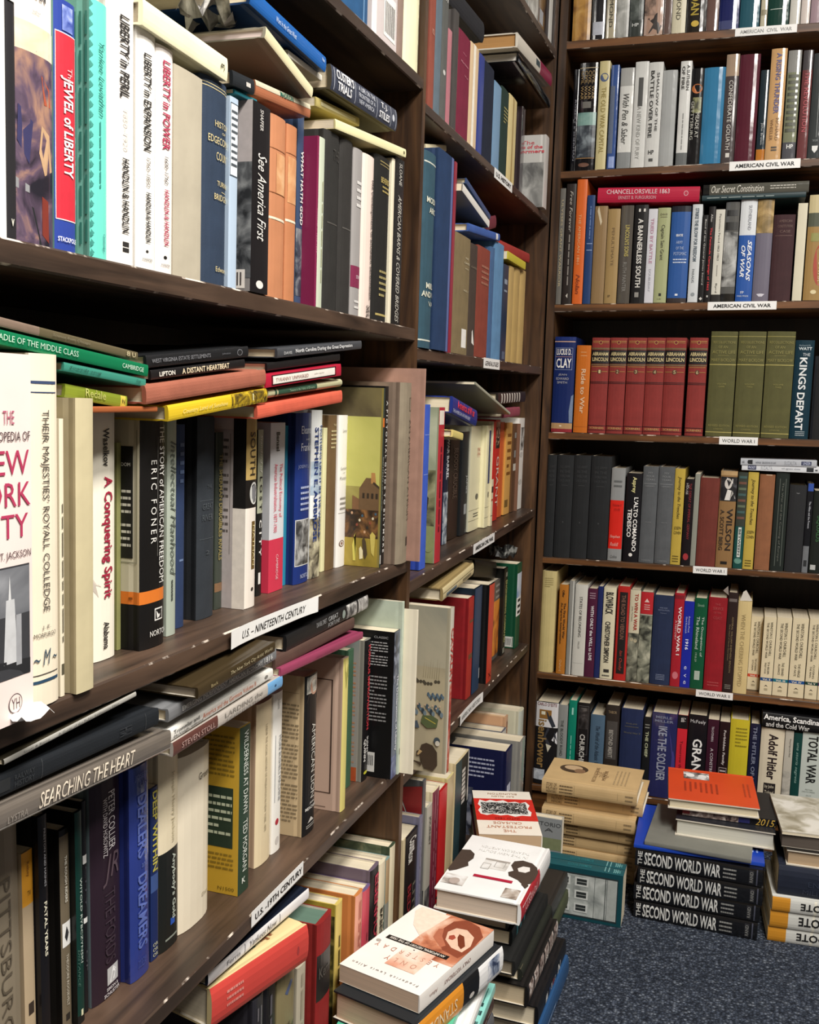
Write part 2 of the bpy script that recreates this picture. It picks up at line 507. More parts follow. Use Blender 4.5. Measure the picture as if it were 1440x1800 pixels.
def Y(row, p0, p1, tpx, desc, col, *dec, off=None, off1=None, d=None, flip=False, roll=0.0, t=None, zb=None, up=0.0, **kw):
    """a book lying on others with its spine outwards; p0, p1 = left and right end of the spine's lower edge"""
    side, z0, sl, phrase, grp = ROWS[row]
    ax = 0 if side == 'L' else 1
    sg = 1 if side == 'L' else -1
    f0 = (0.0 if side == 'L' else YB) - sg * (.004 if off is None else off)
    f1 = f0 if off1 is None else (0.0 if side == 'L' else YB) - sg * off1
    A, Bp = (on_axis(p0, ax, f0), on_axis(p1, ax, f1)) if zb is None else (on_axis(p0, 2, zb), on_axis(p1, 2, zb))
    if up: A[2] += up; Bp[2] += up
    if t is None:
        t = along(A, (0, 0, 1), py=p0[1] - tpx)[2] - A[2]
    return lying(A, Bp, t, d, desc if desc.endswith('.') else desc + ' ' + phrase, col, dec, flip, roll, group=grp, **kw)
def lying(A, Bp, t, d, lab, col, dec, flip=False, roll=0.0, **kw):
    A, Bp = Vector(A), Vector(Bp)
    u = (Bp - A).normalized(); h = (Bp - A).length
    Nn = u.cross(Vector((0, 0, 1))).normalized()           # towards the viewer
    if roll: Nn = Matrix.Rotation(math.radians(roll), 3, u) @ Nn
    if d is None: d = min(.18, max(.11, h * .66))
    if not flip: return book(Bp, -u, Nn, t, h, d, lab.rstrip('.'), col, dec, **kw)
    up = Nn.cross(u)
    return book(A + up * t, u, Nn, t, h, d, lab.rstrip('.'), col, dec, **kw)

# ================================================================ the room
CE = 2.75
floor = structure('floor', -.30, 2.6, -1.8, 2.70, -.05, 0.0, carpet_mat())
wallm = plain_mat('wall_paint', '#6f665a', 0.8)
structure('wall_left', -.36, -.30, -1.8, 2.76, -.05, CE, wallm)
structure('wall_back', -.30, 2.6, 2.70, 2.76, -.05, CE, wallm)
structure('wall_right', 2.6, 2.66, -1.8, 2.76, -.05, CE, wallm)
structure('wall_front', -.30, 2.6, -1.86, -1.8, -.05, CE, wallm)
structure('ceiling', -.36, 2.66, -1.86, 2.76, CE, CE + .05, plain_mat('ceiling_paint', '#cfccc6', 0.85))
for i, (lx, ly, lz, sx, sy, e) in enumerate(LAMPS):
    mw = Matrix.Translation((lx, ly, CE))
    r = empty('ceiling_light', mw, ['white ceiling light nearest the left bookcase', 'white ceiling light over the carpet before the back bookcase', 'white ceiling light behind the viewer'][i], 'ceiling light', 'ceiling lights')
    v, f = box_vf(-sx / 2 - .04, sx / 2 + .04, -sy / 2 - .04, sy / 2 + .04, -.05, -.001)
    mesh_obj('housing', v, f, [plain_mat('lamp_housing', '#e8e8e4', 0.4)], r)
    v, f = box_vf(-sx / 2, sx / 2, -sy / 2, sy / 2, -.075, -.0505)
    mesh_obj('diffuser', v, f, [plain_mat('lamp_diffuser', '#f4f4f0', 0.4)], r)

# ================================================================ the bookcases
def board(name, root, P, axis, mat, worn_front=None):
    """eight corners (bottom four, top four, both anticlockwise); with a narrow worn strip along the front top edge"""
    f = [(0, 3, 2, 1), (4, 5, 6, 7), (0, 1, 5, 4), (1, 2, 6, 5), (2, 3, 7, 6), (3, 0, 4, 7)]
    return mesh_obj(name, P, f, [mat], root)
def shelf(root, side, s0, s1, zf, th, depth, wood, base='#4b372a'):
    """shelf board between the uprights; zf(s) gives its top"""
    def pt(s, q, z):                                   # q = distance behind the front plane
        return (-q, s, z) if side == 'L' else (s, YB + q, z)
    ch = .0016
    V, F, FM = [], [], []
    nseg = 1
    prof = lambda s: [(0, zf(s) - th + ch), (0, zf(s) - ch), (ch, zf(s)), (depth, zf(s)), (depth, zf(s) - th), (ch, zf(s) - th)]
    for s in (s0, s1):
        V += [pt(s, q, z) for q, z in prof(s)]
    n = 6
    for i in range(n):
        j = (i + 1) % n
        F.append((i, j, n + j, n + i)); FM.append(1 if i in (1, 5) else 0)
    F.append(tuple(range(n))); F.append(tuple(range(n, 2 * n))); FM += [0, 0]
    return mesh_obj('shelf', V, F, [wood, worn_edge_mat()], root, FM)
DEP = .262
wood_y = wood_mat(1); wood_x = wood_mat(0, '#7a4f2a', '#3d2614'); wood_z = wood_mat(2, '#5e4128', '#2e1e13')
left_case = empty('bookcase', Matrix.Translation((0, 1.4, 0)), 'dark-stained wooden bookcase of two bays along the left wall', 'bookcase')
back_case = empty('bookcase', Matrix.Translation((.5, YB, 0)), 'dark-stained wooden bookcase facing the viewer across the carpet', 'bookcase')
def child_box(name, root, x0, x1, y0, y1, z0, z1, mat):
    v, f = box_vf(x0, x1, y0, y1, z0, z1)
    o = mesh_obj(name, v, f, [mat], root)
    o.matrix_parent_inverse = root.matrix_world.inverted()
    return o
TOPZ = 2.16
for (ya, yb) in ((.405, .42), (1.438, 1.4515), (2.370, 2.386)):
    child_box('upright', left_case, -DEP, 0, ya, yb, 0, TOPZ, wood_z)
child_box('back_panel', left_case, -DEP - .012, -DEP, .405, 2.386, 0, TOPZ, wood_mat(2, '#2a1d15', '#17100c'))
child_box('top_board', left_case, -DEP, 0, .405, 2.386, TOPZ, TOPZ + .017, wood_y)
child_box('kick_board', left_case, -.03, -.012, .42, 2.37, 0, .066, wood_y)
for (r, s0, s1, th) in (('LA', .42, 1.438, .0165), ('LB', .42, 1.438, .0185), ('LC', .42, 1.438, .019), ('LD', .42, 1.438, .0185), ('LE', .42, 1.438, .018),
                        ('M0', 1.4515, 2.37, .017), ('M1', 1.4515, 2.37, .016), ('M2', 1.4515, 2.37, .018), ('M3', 1.4515, 2.37, .019), ('M4', 1.4515, 2.37, .018), ('M5', 1.4515, 2.37, .018)):
    z0, sl = ROWS[r][1:3]
    o = shelf(left_case, 'L', s0, s1, lambda s: z0 + sl * s, th, DEP, wood_y)
    o.matrix_parent_inverse = left_case.matrix_world.inverted()
for (s0, s1, z) in ((.42, 1.438, 1.80),):
    o = shelf(left_case, 'L', s0, s1, lambda s: z, .017, DEP, wood_y); o.matrix_parent_inverse = left_case.matrix_world.inverted()
BX1 = 1.02
for (xa, xb) in ((.001, .019), (BX1, BX1 + .018)):
    child_box('upright', back_case, xa, xb, YB, YB + DEP, 0, TOPZ, wood_z)
child_box('back_panel', back_case, .001, BX1 + .018, YB + DEP, YB + DEP + .012, 0, TOPZ, wood_mat(2, '#2a1d15', '#17100c'))
child_box('top_board', back_case, .001, BX1 + .018, YB, YB + DEP, TOPZ, TOPZ + .017, wood_x)
child_box('kick_board', back_case, .019, BX1, YB + .012, YB + .03, 0, .062, wood_x)
for (r, th) in (('K0', .0185), ('K1', .017), ('K2', .0175), ('K3', .0165), ('K4', .015), ('K5', .0155), ('K6', .016)):
    z0, sl = ROWS[r][1:3]
    o = shelf(back_case, 'K', .019, BX1, lambda s: z0 + sl * s, th, DEP, wood_x)
    o.matrix_parent_inverse = back_case.matrix_world.inverted()

# ================================================================ paper signs on the shelf edges
def sign(row, px0, px1, hgt, text, label, drop=.0, curl=0.0, t0=.08, t1=.92, faded=False, up=0.0, bold='*'):
    side, z0, sl, phrase, grp = ROWS[row]
    if side == 'L':
        A = along((0, 0, z0), (0, 1, sl), px=px0); Bp = along((0, 0, z0), (0, 1, sl), px=px1); out = Vector((1, 0, 0))
    else:
        A = along((0, YB, z0), (1, 0, sl), px=px0); Bp = along((0, YB, z0), (1, 0, sl), px=px1); out = Vector((0, -1, 0))
    A, Bp = Vector(A), Vector(Bp)
    u = (Bp - A).normalized(); w = (Bp - A).length
    mw = Matrix((u, -out, u.cross(-out))).transposed().to_4x4()
    mw.translation = A + Vector((0, 0, up - hgt)) + out * .0007
    r = empty('shelf_sign', mw, label, 'sign', 'paper signs on the shelf edges')
    n = 10
    V, F = [], []
    bow = lambda q: -curl * (2 * abs(q - .5)) ** 4
    for i in range(n + 1):
        q = i / n
        y = bow(q)
        V += [(w * q, y, 0), (w * q, y, hgt), (w * q, y - .0003, hgt), (w * q, y - .0003, 0)]
    for i in range(n):
        for j in range(4):
            k = (j + 1) % 4
            F.append((4 * i + j, 4 * i + k, 4 * i + 4 + k, 4 * i + 4 + j))
    F += [(0, 1, 2, 3), (4 * n, 4 * n + 1, 4 * n + 2, 4 * n + 3)]
    mesh_obj('card', V, F, [plain_mat('sign_card', '#f0efec', 0.45)], r)
    if text:
        tv, tf = text_vf(bold + text)
        V = [(w * (t0 + a * (t1 - t0)), bow(t0 + a * (t1 - t0)) - .0008, hgt * (.27 + .44 * b)) for a, b in tv]
        mesh_obj('lettering', V, list(tf), [ink('#9a9a98' if faded else '#151515')], r)
    return r
sign('K0', 1293, 1402, .017, 'AMERICAN  CIVIL  WAR', 'faded white paper sign on the topmost back shelf edge', faded=True)
sign('K1', 1283, 1408, .0195, 'AMERICAN CIVIL WAR', 'white sign AMERICAN CIVIL WAR on the higher back shelf', up=.001)
sign('K2', 1245, 1366, .018, 'AMERICAN CIVIL WAR', 'white sign AMERICAN CIVIL WAR above the red matching set')
sign('K3', 1265, 1333, .0175, 'WORLD WAR I', 'white sign WORLD WAR I below three olive volumes', bold='', up=.001)
sign('K4', 1219, 1279, .0165, 'WORLD WAR I', 'white sign WORLD WAR I above the World War II shelf', bold='', up=.001)
sign('K5', 1224, 1289, .0165, 'WORLD WAR II', 'white sign WORLD WAR II on the lower back shelf edge', bold='', up=.0005)
sign('LC', 399, 553, .0185, 'U.S. \u2013 NINETEENTH CENTURY', 'white curling paper sign U.S. NINETEENTH CENTURY on shelf edge', curl=.004, t0=.13, t1=.86, bold='/', up=.0015)
sign('LD', 441, 532, .0175, 'U.S. -19TH CENTURY', 'white paper sign U.S. 19TH CENTURY on shelf edge', t0=.06, t1=.97, up=.003)
sign('M1', 869, 900, .018, 'U.S. HISTORY', 'small white paper sign on the far left upper shelf edge', up=-.001)
sign('M2', 850, 878, .019, 'GENEALOGIES', 'white paper sign GENEALOGIES on the far left shelf edge', bold='/', up=.001)
sign('M3', 832, 869, .0185, 'AMERICAN CIVIL WAR', 'white AMERICAN CIVIL WAR sign on the left bookcase edge', up=.0)
sign('M4', 806, 846, .020, 'AMERICAN HISTORY', 'faded white sign on the far left lower shelf edge', faded=True, curl=.003, up=.004)

# ================================================================ near left bay
# ---- topmost shelf
S('LA', 586, 650.5, -330, 'tall navy cloth book with a lighter joint at left', '#27527c', Q(0, 1, .8, .86, '#5b86b0'), kind='c', full=.245)
S('LA', 653, 697, -330, 'grey photographic book with a barcode at its foot', '#cfc4c2', Q(0, 1, 0, .18, '#efe9e6'), N(.0, .62, .2, .97, '#8d8488', '#b5abad', '#d2c8c6'), Q(.74, .96, .45, .92, '#f3efe9'), [Q(.78, .94, .5 + .05 * i, .5 + .05 * i + .025, '#454040') for i in range(8)], full=.24, soft=True)
S('LA', 699, 709, -330, 'narrow brown book left of the cream one', '#8b766b', kind='c', full=.23)
S('LA', 709.5, 738, -330, 'cream-white book with dark lettering down one edge', '#f3efc8', L('S', .1, .92, .86, .96, 1, '#3a3a30', 'v'), full=.245)
# ---- upper shelf, standing
S('LB', -22, 13, -60, 'white book at the left edge of the photo', '#f4f2ee', soft=True, full=.238)
S('LB', 13.2, 30.5, -45, 'narrow black book with tall white capitals', '#2b2a2d', B(0, .36, '#1c1c1e'), T('*AMERICAN', -.0 + .02, .36, .18, .86, '#f2f0ea'), T('*v', .945, .965, .3, .6, '#d9d5c8', 'h'), full=.24)
S('LB', 31, 99, -100, 'thick book with a painted landscape spine and white top', '#f1e7dc', N(.43, 1, 0, 1, '#23212b', '#5f4d60', '#a9826d', sc=30, di=1.2), N(.39, .47, 0, 1, '#d9b08a', '#e8cfae', '#f6ead8', sc=16), T('*STEVEN', .235, .272, .16, .84, '#3c3a3c', 'h'), T('*HAHN', .282, .318, .26, .74, '#3c3a3c', 'h'), T('author', .35, .358, .4, .6, '#6d6a6c', 'h'),
  P([(.47, .0), (.46, .5), (.49, 1), (.56, 1), (.58, .5), (.56, 0)], '#8d6a78'), P([(.52, .62), (.55, .85), (.60, .9), (.60, .7)], '#b0563c'), P([(.66, .62), (.68, .85), (.78, .95), (.80, .7), (.74, .55)], '#c4a07c'), P([(.86, .62), (.87, .8), (.99, .82), (.97, .62)], '#7d3328'), P([(.62, .08), (.66, .4), (.78, .3), (.72, .06)], '#34325a'), P([(.86, .0), (.90, .4), (1, .6), (1, 0)], '#222427'), P([(.82, .0), (.84, .3), (.86, .3), (.85, 0)], '#8d8d90'), full=.24)
S('LB', 99.4, 136, 2, 'blue jacketed book with a red title panel', '#32479a', Q(.13, .875, .05, .97, '#cf2f3f'), FR(.128, .877, .03, .99, .004, .02, '#f2e9ea'), T('The', .26, .32, .52, .74, '#f0c9c8', 'v'), T('*JEWEL of LIBERTY', .30, .70, .2, .8, '#f7f1f0'), T('*STACKPOLE', .945, .965, .08, .95, '#e6e8f2', 'h'), N(.02, .12, .3, .8, '#32479a', '#7d8fd0', '#c3cdf0', sc=60), side='#6f9a8f')
S('LB', 161, 190.5, 4, 'turquoise book with a patterned darker board', '#6fd8c6', [P([(k / 26 + .004, 0), (k / 26 + .02, .14), (k / 26 + .036, 0)], '#3f8f83') for k in range(26)], T('/Yankee Leviathan', .155, .44, .42, .72, '#20645f'), T('/Cambridge', .90, .97, .62, .78, '#20645f'), L('S', .46, .72, .42, .6, 1, '#3c8c84', 'v'), L('L', .05, .95, .62, .99, 9, '#3f8578', 'v'), side='#79b6a8', sidek='k')
S('LB', 191, 239, -28, 'thick white book with large black lettering', '#f6f1ea', T('*LIBERTY in PERIL', .11, .40, .38, .72, '#2f2d2c'), T('*HANDLIN & HANDLIN', .615, .885, .46, .72, '#2f2d2c'), T('1850\u20131920', .44, .585, .5, .66, '#cfc9c0'), Q(.918, .935, .5, .74, '#2f2d2c'), Q(.94, .955, .5, .74, '#2f2d2c'))
S('LB', 241.6, 275, 53, 'white book with black lettering, narrower of two', '#f4f0e8', T('*LIBERTY in EXPANSION', .10, .50, .28, .66, '#343230'), T('1760\u20131850', .53, .65, .42, .62, '#7a746c'), T('*HANDLIN & HANDLIN', .675, .885, .4, .66, '#343230'), E(.925, .5, .006, .07, '#343230'), T('HARPER', .955, .965, .25, .75, '#343230', 'h'))
S('LB', 275.4, 304.8, 84, 'white book with crimson lettering', '#f7efe8', T('*LIBERTY in POWER', .06, .45, .28, .72, '#ac3b56'), T('1600\u20131760', .48, .60, .4, .62, '#4a4644'), T('*HANDLIN & HANDLIN', .625, .875, .4, .68, '#b24a62'), E(.93, .5, .008, .1, '#222220'), T('HARPER', .96, .97, .25, .75, '#343230', 'h'))
S('LB', 305.2, 353.8, 126, 'blank grey-tan book left of the navy volume', '#b4ab97', kind='k', bulge=.001)
S('LB', 354.2, 400, 141, 'dark navy cloth volume with gilt bands and lettering', '#2c3a4e', Q(.03, .034, 0, 1, '#cdbf94'), Q(.045, .049, 0, 1, '#cdbf94'), T('HISTORY', .195, .225, .42, 1.1, '#d9c893', 'h'), T('OF', .24, .252, .7, .86, '#d9c893', 'h'), T('EDGECOMBE', .272, .307, .2, 1.12, '#d9c893', 'h'), T('COUNTY', .345, .385, .48, 1.1, '#d9c893', 'h'), T('TURNER', .485, .51, .52, 1.05, '#d9c893', 'h'), Q(.532, .535, .72, .98, '#d9c893'), T('BRIDGERS', .55, .58, .42, 1.12, '#d9c893', 'h'), T('Edwards', .91, .935, .5, 1.05, '#d9c893', 'h'), kind='c')
S('LB', 401.2, 415.5, 172, 'pale blue book with a white lettered panel', '#b4c6d9', Q(.03, .41, .05, .95, '#e8eef2'), FR(.03, .41, .05, .95, .006, .04, '#4a5560'), L('S', .06, .37, .15, .85, 9, '#4a5158'), soft=True)
S('LB', 440, 471, 184, 'black book with a grey photographic back cover', '#1b191b', T('SHAFFER', .03, .14, .38, .56, '#d6d2cc'), T('/See America First', .26, .72, .30, .78, '#e4e0da'), E(.955, .5, .022, .2, '#e4e0da'),
  N(.32, .93, .6, 1, '#2b2c2e', '#5d5f61', '#8e9090', 'L', 55), Q(0, .32, .6, 1, '#b7aeac', 'L'), L('L', .08, .5, .62, .76, 12, '#57504f'), Q(.885, .985, .72, .95, '#e9e2da', 'L'), [Q(.90, .97, .755 + .03 * i, .755 + .03 * i + .014, '#4a4340', 'L') for i in range(6)], side='#8e8a88', off=-.001, soft=True)
S('LB', 471.6, 501, 206, 'left of two tan leather volumes tied with string', '#bd7e58', Q(.18, .184, .0, 1, '#7d4a2c'), N(.2, .42, .35, 1, '#c98f63', '#d6a173', '#e0b589'), Q(.42, .424, .0, 1, '#7d4a2c'), Q(.555, .568, 0, 1, '#e9dcc4'), kind='k', off=.004)
S('LB', 501.3, 519, 222, 'right of two tan leather volumes tied with string', '#bb7a52', Q(.16, .164, .0, 1, '#7d4a2c'), N(.18, .44, .1, 1, '#c98f63', '#d6a173', '#e0b589'), Q(.535, .548, 0, 1, '#e9dcc4'), kind='k', off=.004)
S('LB', 519.3, 530, 196, 'blue-black book lettered in white behind tied volumes', '#3a4a66', T('*WHAT HATH GOD', .20, .58, .35, .8, '#e6e4de'), N(.6, .95, 0, 1, '#20242c', '#3f4652', '#8d8f92'), off=.02)
S('LB', 530.3, 543.4, 228, 'maroon book with pale pink lettering', '#7b2448', T('Silbey', .06, .11, .3, .6, '#e6b8c4'), T('THE AMERICAN PARTY BATTLE', .29, .82, .45, .78, '#e6b8c4'), T('VOLUME 1, 1828-1854', .42, .68, .12, .32, '#d49aac'), soft=True)
S('LB', 548, 566.6, 240, 'pale sage book with a beige back board', '#c3cbb6', L('S', .25, .85, .5, .75, 1, '#a8a683', 'v'), side='#b09a80')
S('LB', 567, 594, 234, 'black hardback, left of a plain black pair', '#2a2927', T('THE', .09, .15, .45, .85, '#3f3d3a', 'h'), Q(.505, .512, .2, .85, '#55524e'), kind='c')
S('LB', 594.3, 616.6, 247, 'black hardback, right of a plain black pair', '#2f2d2b', Q(.505, .512, .2, .85, '#5a5753'), kind='c')
S('LB', 617, 632.7, 263, 'grey book with a maroon patch', '#9c9896', Q(.70, .83, 0, 1, '#7d2a4a'), T('STEVENS', .755, .775, .4, .95, '#e6d4da', 'h'), L('S', .18, .36, .3, .95, 4, '#e3e0dc'), L('S', .90, .97, .3, .9, 2, '#e3e0dc'))
S('LB', 633, 654, 274, 'pinkish-white book with black lettering', '#ecd9cd', T('*The Development of Southern Sectionalism', .13, .88, .6, .84, '#4a4040'), T('*CHAPEL HILL', .92, .995, .45, .75, '#3a3434'))
S('LB', 654.3, 681.5, 277, 'black cloth volume with gilt lettering', '#1f1e1c', Q(.03, .036, .25, 1, '#9d8e5a'), Q(.05, .054, .25, 1, '#9d8e5a'), T('*BEVERIDGE', .125, .16, .3, .98, '#b09c5c', 'h'), L('S', .17, .22, .4, .95, 2, '#b09c5c'), L('S', .68, .86, .35, .95, 5, '#a59866'), Q(.955, .968, .2, 1, '#b3a163'), kind='c')
S('LB', 681.8, 687, 279, 'thin cream book beside the last black one', '#e8dfc6', soft=True)
S('LB', 687.3, 703, 279, 'black book with white italic capitals', '#201f1f', T('/AMERICAN BARNS & COVERED BRIDGES', .22, .985, .35, .72, '#c8c4ba'), T('SLOANE', .03, .16, .4, .7, '#c8c4ba'), soft=True)
# ---- upper shelf, lying on top
Y('LB', (251, 43), (400, 143), 47, 'cream book lying across the white lettered books', '#ece7c3', T('3', .90, .95, .35, .6, '#3a372c', 'h'), kind='k', d=.15, off=-.002, bulge=.001)
Y('LB', (410, 149), (448, 166), 26, 'black book lying above the teal one', '#22262a', Q(.6, .8, .3, .6, '#c9c5bd'), d=.15, off=.0)
Y('LB', (413, 164), (452, 183), 8, 'teal paperback lying on the photographic book', '#1f6f7c', d=.14, off=.004, soft=True)
Y('LB', (450, 166), (546, 207), 26, 'rust-brown book with green lettering lying flat', '#a9694a', Q(0, 1, .62, 1, '#c7bfa6'), T('*MADISON', .42, .66, .6, .98, '#1f5f4e'), d=.15, off=.002)
Y('LB', (466, 66), (549, 172), 22, 'white-edged grey book lying aslant over the brown one', '#d8cfa9', side='#8d8879', paper='#d9c8c4', d=.16, off=-.010)
Y('LB', (506, 98), (566, 142), 11, 'white book wedged under the large blue one', '#f3f0e6', side='#a8a392', off=.01, d=.15)
Y('LB', (440, 6), (573, 127), 32, 'large royal blue book lying near the topmost shelf', '#1f5aa0', T('/Wars in the Great West', .30, .56, .3, .62, '#c9d6e6'), T('*Fox', .93, .965, .5, .7, '#c9d6e6'), off=.0, d=.16, side='#1a3358')
Y('LB', (556, 186), (632, 222), 16, 'olive yellow paperback under the slate book', '#b7a868', Q(.1, .9, .3, .7, '#d8cfa4'), off=.014, d=.15, soft=True)
Y('LB', (583, 156), (698, 231), 44, 'slate book with white lettering lying near the upright', '#3a3f4e', Q(.035, .042, .05, .95, '#aeb2bc'), T('*CUSTER\u2019S', .06, .30, .56, .94, '#e6e6e8'), T('*TRIALS', .08, .27, .12, .48, '#e6e6e8'), Q(.325, .331, .05, .95, '#aeb2bc'), T('A LIFE ON THE', .37, .62, .68, .88, '#c9ccd4'), T('FRONTIER OF A', .37, .62, .42, .60, '#c9ccd4'), T('NEW AMERICA', .38, .61, .16, .34, '#c9ccd4'), Q(.655, .661, .05, .95, '#aeb2bc'), T('*T. J.', .72, .82, .54, .86, '#e6e6e8'), T('*STILES', .69, .86, .14, .46, '#e6e6e8'), Q(.885, .891, .05, .95, '#aeb2bc'), E(.93, .5, .02, .16, '#c9ccd4'), Q(.972, .978, .05, .95, '#aeb2bc'), off=-.002, side='#4a4436', d=.15)
Y('LB', (590, 226), (714, 277), 17, 'long pale yellow paperback lying over black volumes', '#ece5b4', E(.965, .5, .012, .2, '#6b6444'), side='#cfc48e', paper='#e8d9bf', off=-.002, d=.13, soft=True)
# ---- Nineteenth Century shelf, standing
S('LC', -66, 60, 619, 'huge pink-white book with a black skyscraper photograph', '#f0ddd6', T('THE', .15, .185, .58, .74, '#b8667c', 'h'), T('ENCYCLOPEDIA OF', .205, .23, .18, .97, '#4a3a3c', 'h'), T('NEW', .255, .32, .22, .95, '#b33a5c', 'h'), T('YORK', .34, .405, .12, .97, '#b33a5c', 'h'), T('CITY', .425, .49, .24, .93, '#b33a5c', 'h'), T('KENNETH T. JACKSON', .525, .55, .12, .97, '#5a484a', 'h'),
  Q(.565, .872, 0, .95, '#3b3c40'), N(.57, .70, .0, .95, '#4c4e54', '#7b7d82', '#a9abb0', sc=14), P([(.59, .655), (.66, .675), (.66, .635)], '#dadada'), P([(.655, .60), (.655, .72), (.83, .76), (.83, .56)], '#c7c8ca'), P([(.70, .74), (.70, .82), (.84, .84), (.84, .74)], '#9fa0a4'), P([(.8, 0), (.78, .3), (.82, .5), (.83, .95), (.872, .95), (.872, 0)], '#27282b'), E(.945, .72, .028, .1, '#5a4a4c'), E(.945, .72, .025, .09, '#f0ddd6'), T('YH', .93, .96, .66, .78, '#5a4a4c', 'h'), off=-.010, soft=True, d=.2)
S('LC', 60.3, 107, 622, 'tall cream book with a navy band at each end', '#efe3cb', Q(.075, .083, 0, .9, '#3a4a6c'), Q(.105, .108, 0, .9, '#3a4a6c'), T('THEIR MAJESTIES\u2019 ROYALL COLLEDGE', .155, .725, .28, .58, '#4b463f'), T('J. E.', .765, .777, .3, .6, '#5b564c', 'h'), T('MORPURGO', .785, .798, .05, .8, '#5b564c', 'h'), T('/~ M ~', .835, .88, .04, .86, '#3d5160', 'h'), Q(.905, .908, 0, .92, '#4d4a45'), Q(.922, .931, 0, .92, '#2c4a63'), yb=1249)
S('LC', 107.3, 112.4, 736, 'thin cream pamphlet between two cream spines', '#e6dcc3', L('S', .3, .8, .25, .75, 1, '#55503f', 'v'), Q(.88, .92, .2, .8, '#55503f'), yb=1226, soft=True)
S('LC', 136, 166, 700, 'book wrapped in plain tan kraft paper', '#c9bd98', kind='k', side='#b0a382', bulge=.001, yb=1222)
S('LC', 166.3, 205.3, 721, 'white book with large crimson lettering', '#f2ecda', T('*Waselkov', .07, .22, .36, .62, '#2a2826'), T('*A Conquering Spirit', .26, .75, .30, .78, '#a32440'), T('*Alabama', .845, .955, .38, .62, '#2a2826'), P([(.66, .0), (.70, .3), (.69, .1), (.74, .2), (.71, .02), (.73, 0)], '#c9beb0'), yb=1167, side='#e3dcc0')
S('LC', 206, 213, 778, 'narrow moss green book set well back', '#8a8a56', kind='c', off=.05)
S('LC', 247, 292, 735, 'black book with an orange band near its foot', '#171616', B(.745, .80, '#d9772e', 1), B(.80, 1, '#171616', 1), T('E R I C   F O N E R', .18, .54, .32, .54, '#e8e6e0'), T('THE STORY of AMERICAN FREEDOM', .03, .72, .66, .90, '#e8e6e0'), Q(.08, .6, .605, .615, '#8d8a84'), T('NORTON', .925, .95, .3, 1.05, '#e8e6e0', 'h'), [Q(.83, .885, .5, .85, '#e8e6e0'), Q(.836, .879, .53, .82, '#171616'), P([(.84, .56), (.862, .68), (.845, .8), (.872, .7), (.876, .6)], '#e8e6e0')],
  Q(.12, .60, .0, .93, '#171616', 'L'), L('L', .3, .56, .72, .915, 9, '#c9c5b8'), T('FREEDOM', .19, .205, .78, .91, '#e0dcd0', 'h', 'L'), Q(.05, .62, .955, .96, '#8d8a74', 'L'), Q(.615, .62, 0, .96, '#8d8a74', 'L'), [Q(.768, .778, .1 + .16 * i, .13 + .16 * i, '#8a4a18', 'L') for i in range(6)], side='#c4bda4', yb=1147)
S('LC', 294, 309.6, 736, 'pale grey-green book with dark script', '#a9b2a4', T('/Intellectual Manhood', .10, .72, .25, .8, '#5b645c'), L('S', .74, .84, .3, .7, 1, '#4a504a', 'v'), yb=1120)
S('LC', 310, 324, 746, 'navy book right of the pale grey-green one', '#2a3a5c', L('S', .08, .3, .3, .8, 5, '#5b6f94'), Q(.66, .67, .3, .8, '#6f83a8'), kind='c', yb=1106)
S('LC', 348, 377.6, 732, 'thick charcoal cloth volume with faded lettering', '#2f343a', T('THE', .335, .35, .45, .7, '#4d5358', 'h'), T('GREAT', .425, .455, .2, .8, '#4d5358', 'h'), T('RIVER', .48, .51, .2, .8, '#4d5358', 'h'), Q(.41, .413, .1, .9, '#4d5358'), Q(.60, .603, .1, .9, '#4d5358'), T('2', .66, .68, .4, .6, '#4d5358', 'h'), kind='c', yb=1092, side='#1d2024')
S('LC', 378, 391, 760, 'dark green book with dull gold lettering', '#3a4038', T('*THE SHERMAN DIRIGIBLES RIVALS', .12, .72, .3, .75, '#8d7f4c'), Q(.85, .9, 0, 1, '#7a5c40'), yb=1073)
S('LC', 425, 450, 728, 'black and gold over white book with an oval portrait', '#ece3d7', B(0, .335, '#b59a5f'), B(.335, .48, '#1d1a18'), T('SOUTH', .09, .31, .3, .72, '#2a241c'), E(.405, .66, .058, .34, '#c9c9c4'), P([(.37, .5), (.36, .75), (.42, .9), (.45, .7), (.43, .5)], '#77777a'), Q(.55, .80, .52, .8, '#6b5328'), T('NATHAN', .57, .78, .57, .75, '#d8c88f'), E(.905, .62, .01, .1, '#3a3530'), Q(0, .48, .89, 1, '#181615', 'L'), Q(.48, 1, .89, 1, '#ece3d7', 'L'), Q(.08, 1, .25, .89, '#b7aeac', 'L'), Q(.10, .72, .862, .866, '#5f5856', 'L'), L('L', .12, .62, .6, .85, 14, '#5f5856'), side='#cfc6bc', yb=1074, off=-.002)
S('LC', 450.4, 459.6, 755, 'narrow black and sage book with white capitals', '#1c1c1a', B(0, .50, '#a9ac94'), T('/Standard of', .03, .26, .3, .7, '#f0efe6'), T('*L O S T', .28, .48, .3, .75, '#20201e'), T('*C I T Y', .54, .76, .3, .75, '#e8e6e0'), Q(.86, .93, .3, .7, '#e8e6e0'), soft=True, yb=1049)
S('LC', 472, 497, 743, 'pale grey book with a crimson foot', '#d9dadd', B(.685, 1, '#d03a52', 1), T('*Bensel', .055, .165, .36, .58, '#26262a'), T('The Political Economy of', .24, .56, .55, .82, '#e0526a'), T('American Industrialization, 1877-1900', .24, .645, .22, .48, '#e0526a'), T('CAMBRIDGE', .78, .93, .45, .6, '#f0c6cc'), side='#b9babd', yb=1044, soft=True)
S('LC', 497.3, 502.5, 748, 'thin turquoise blue book beside the crimson-footed one', '#2f86a3', yb=1030, soft=True)
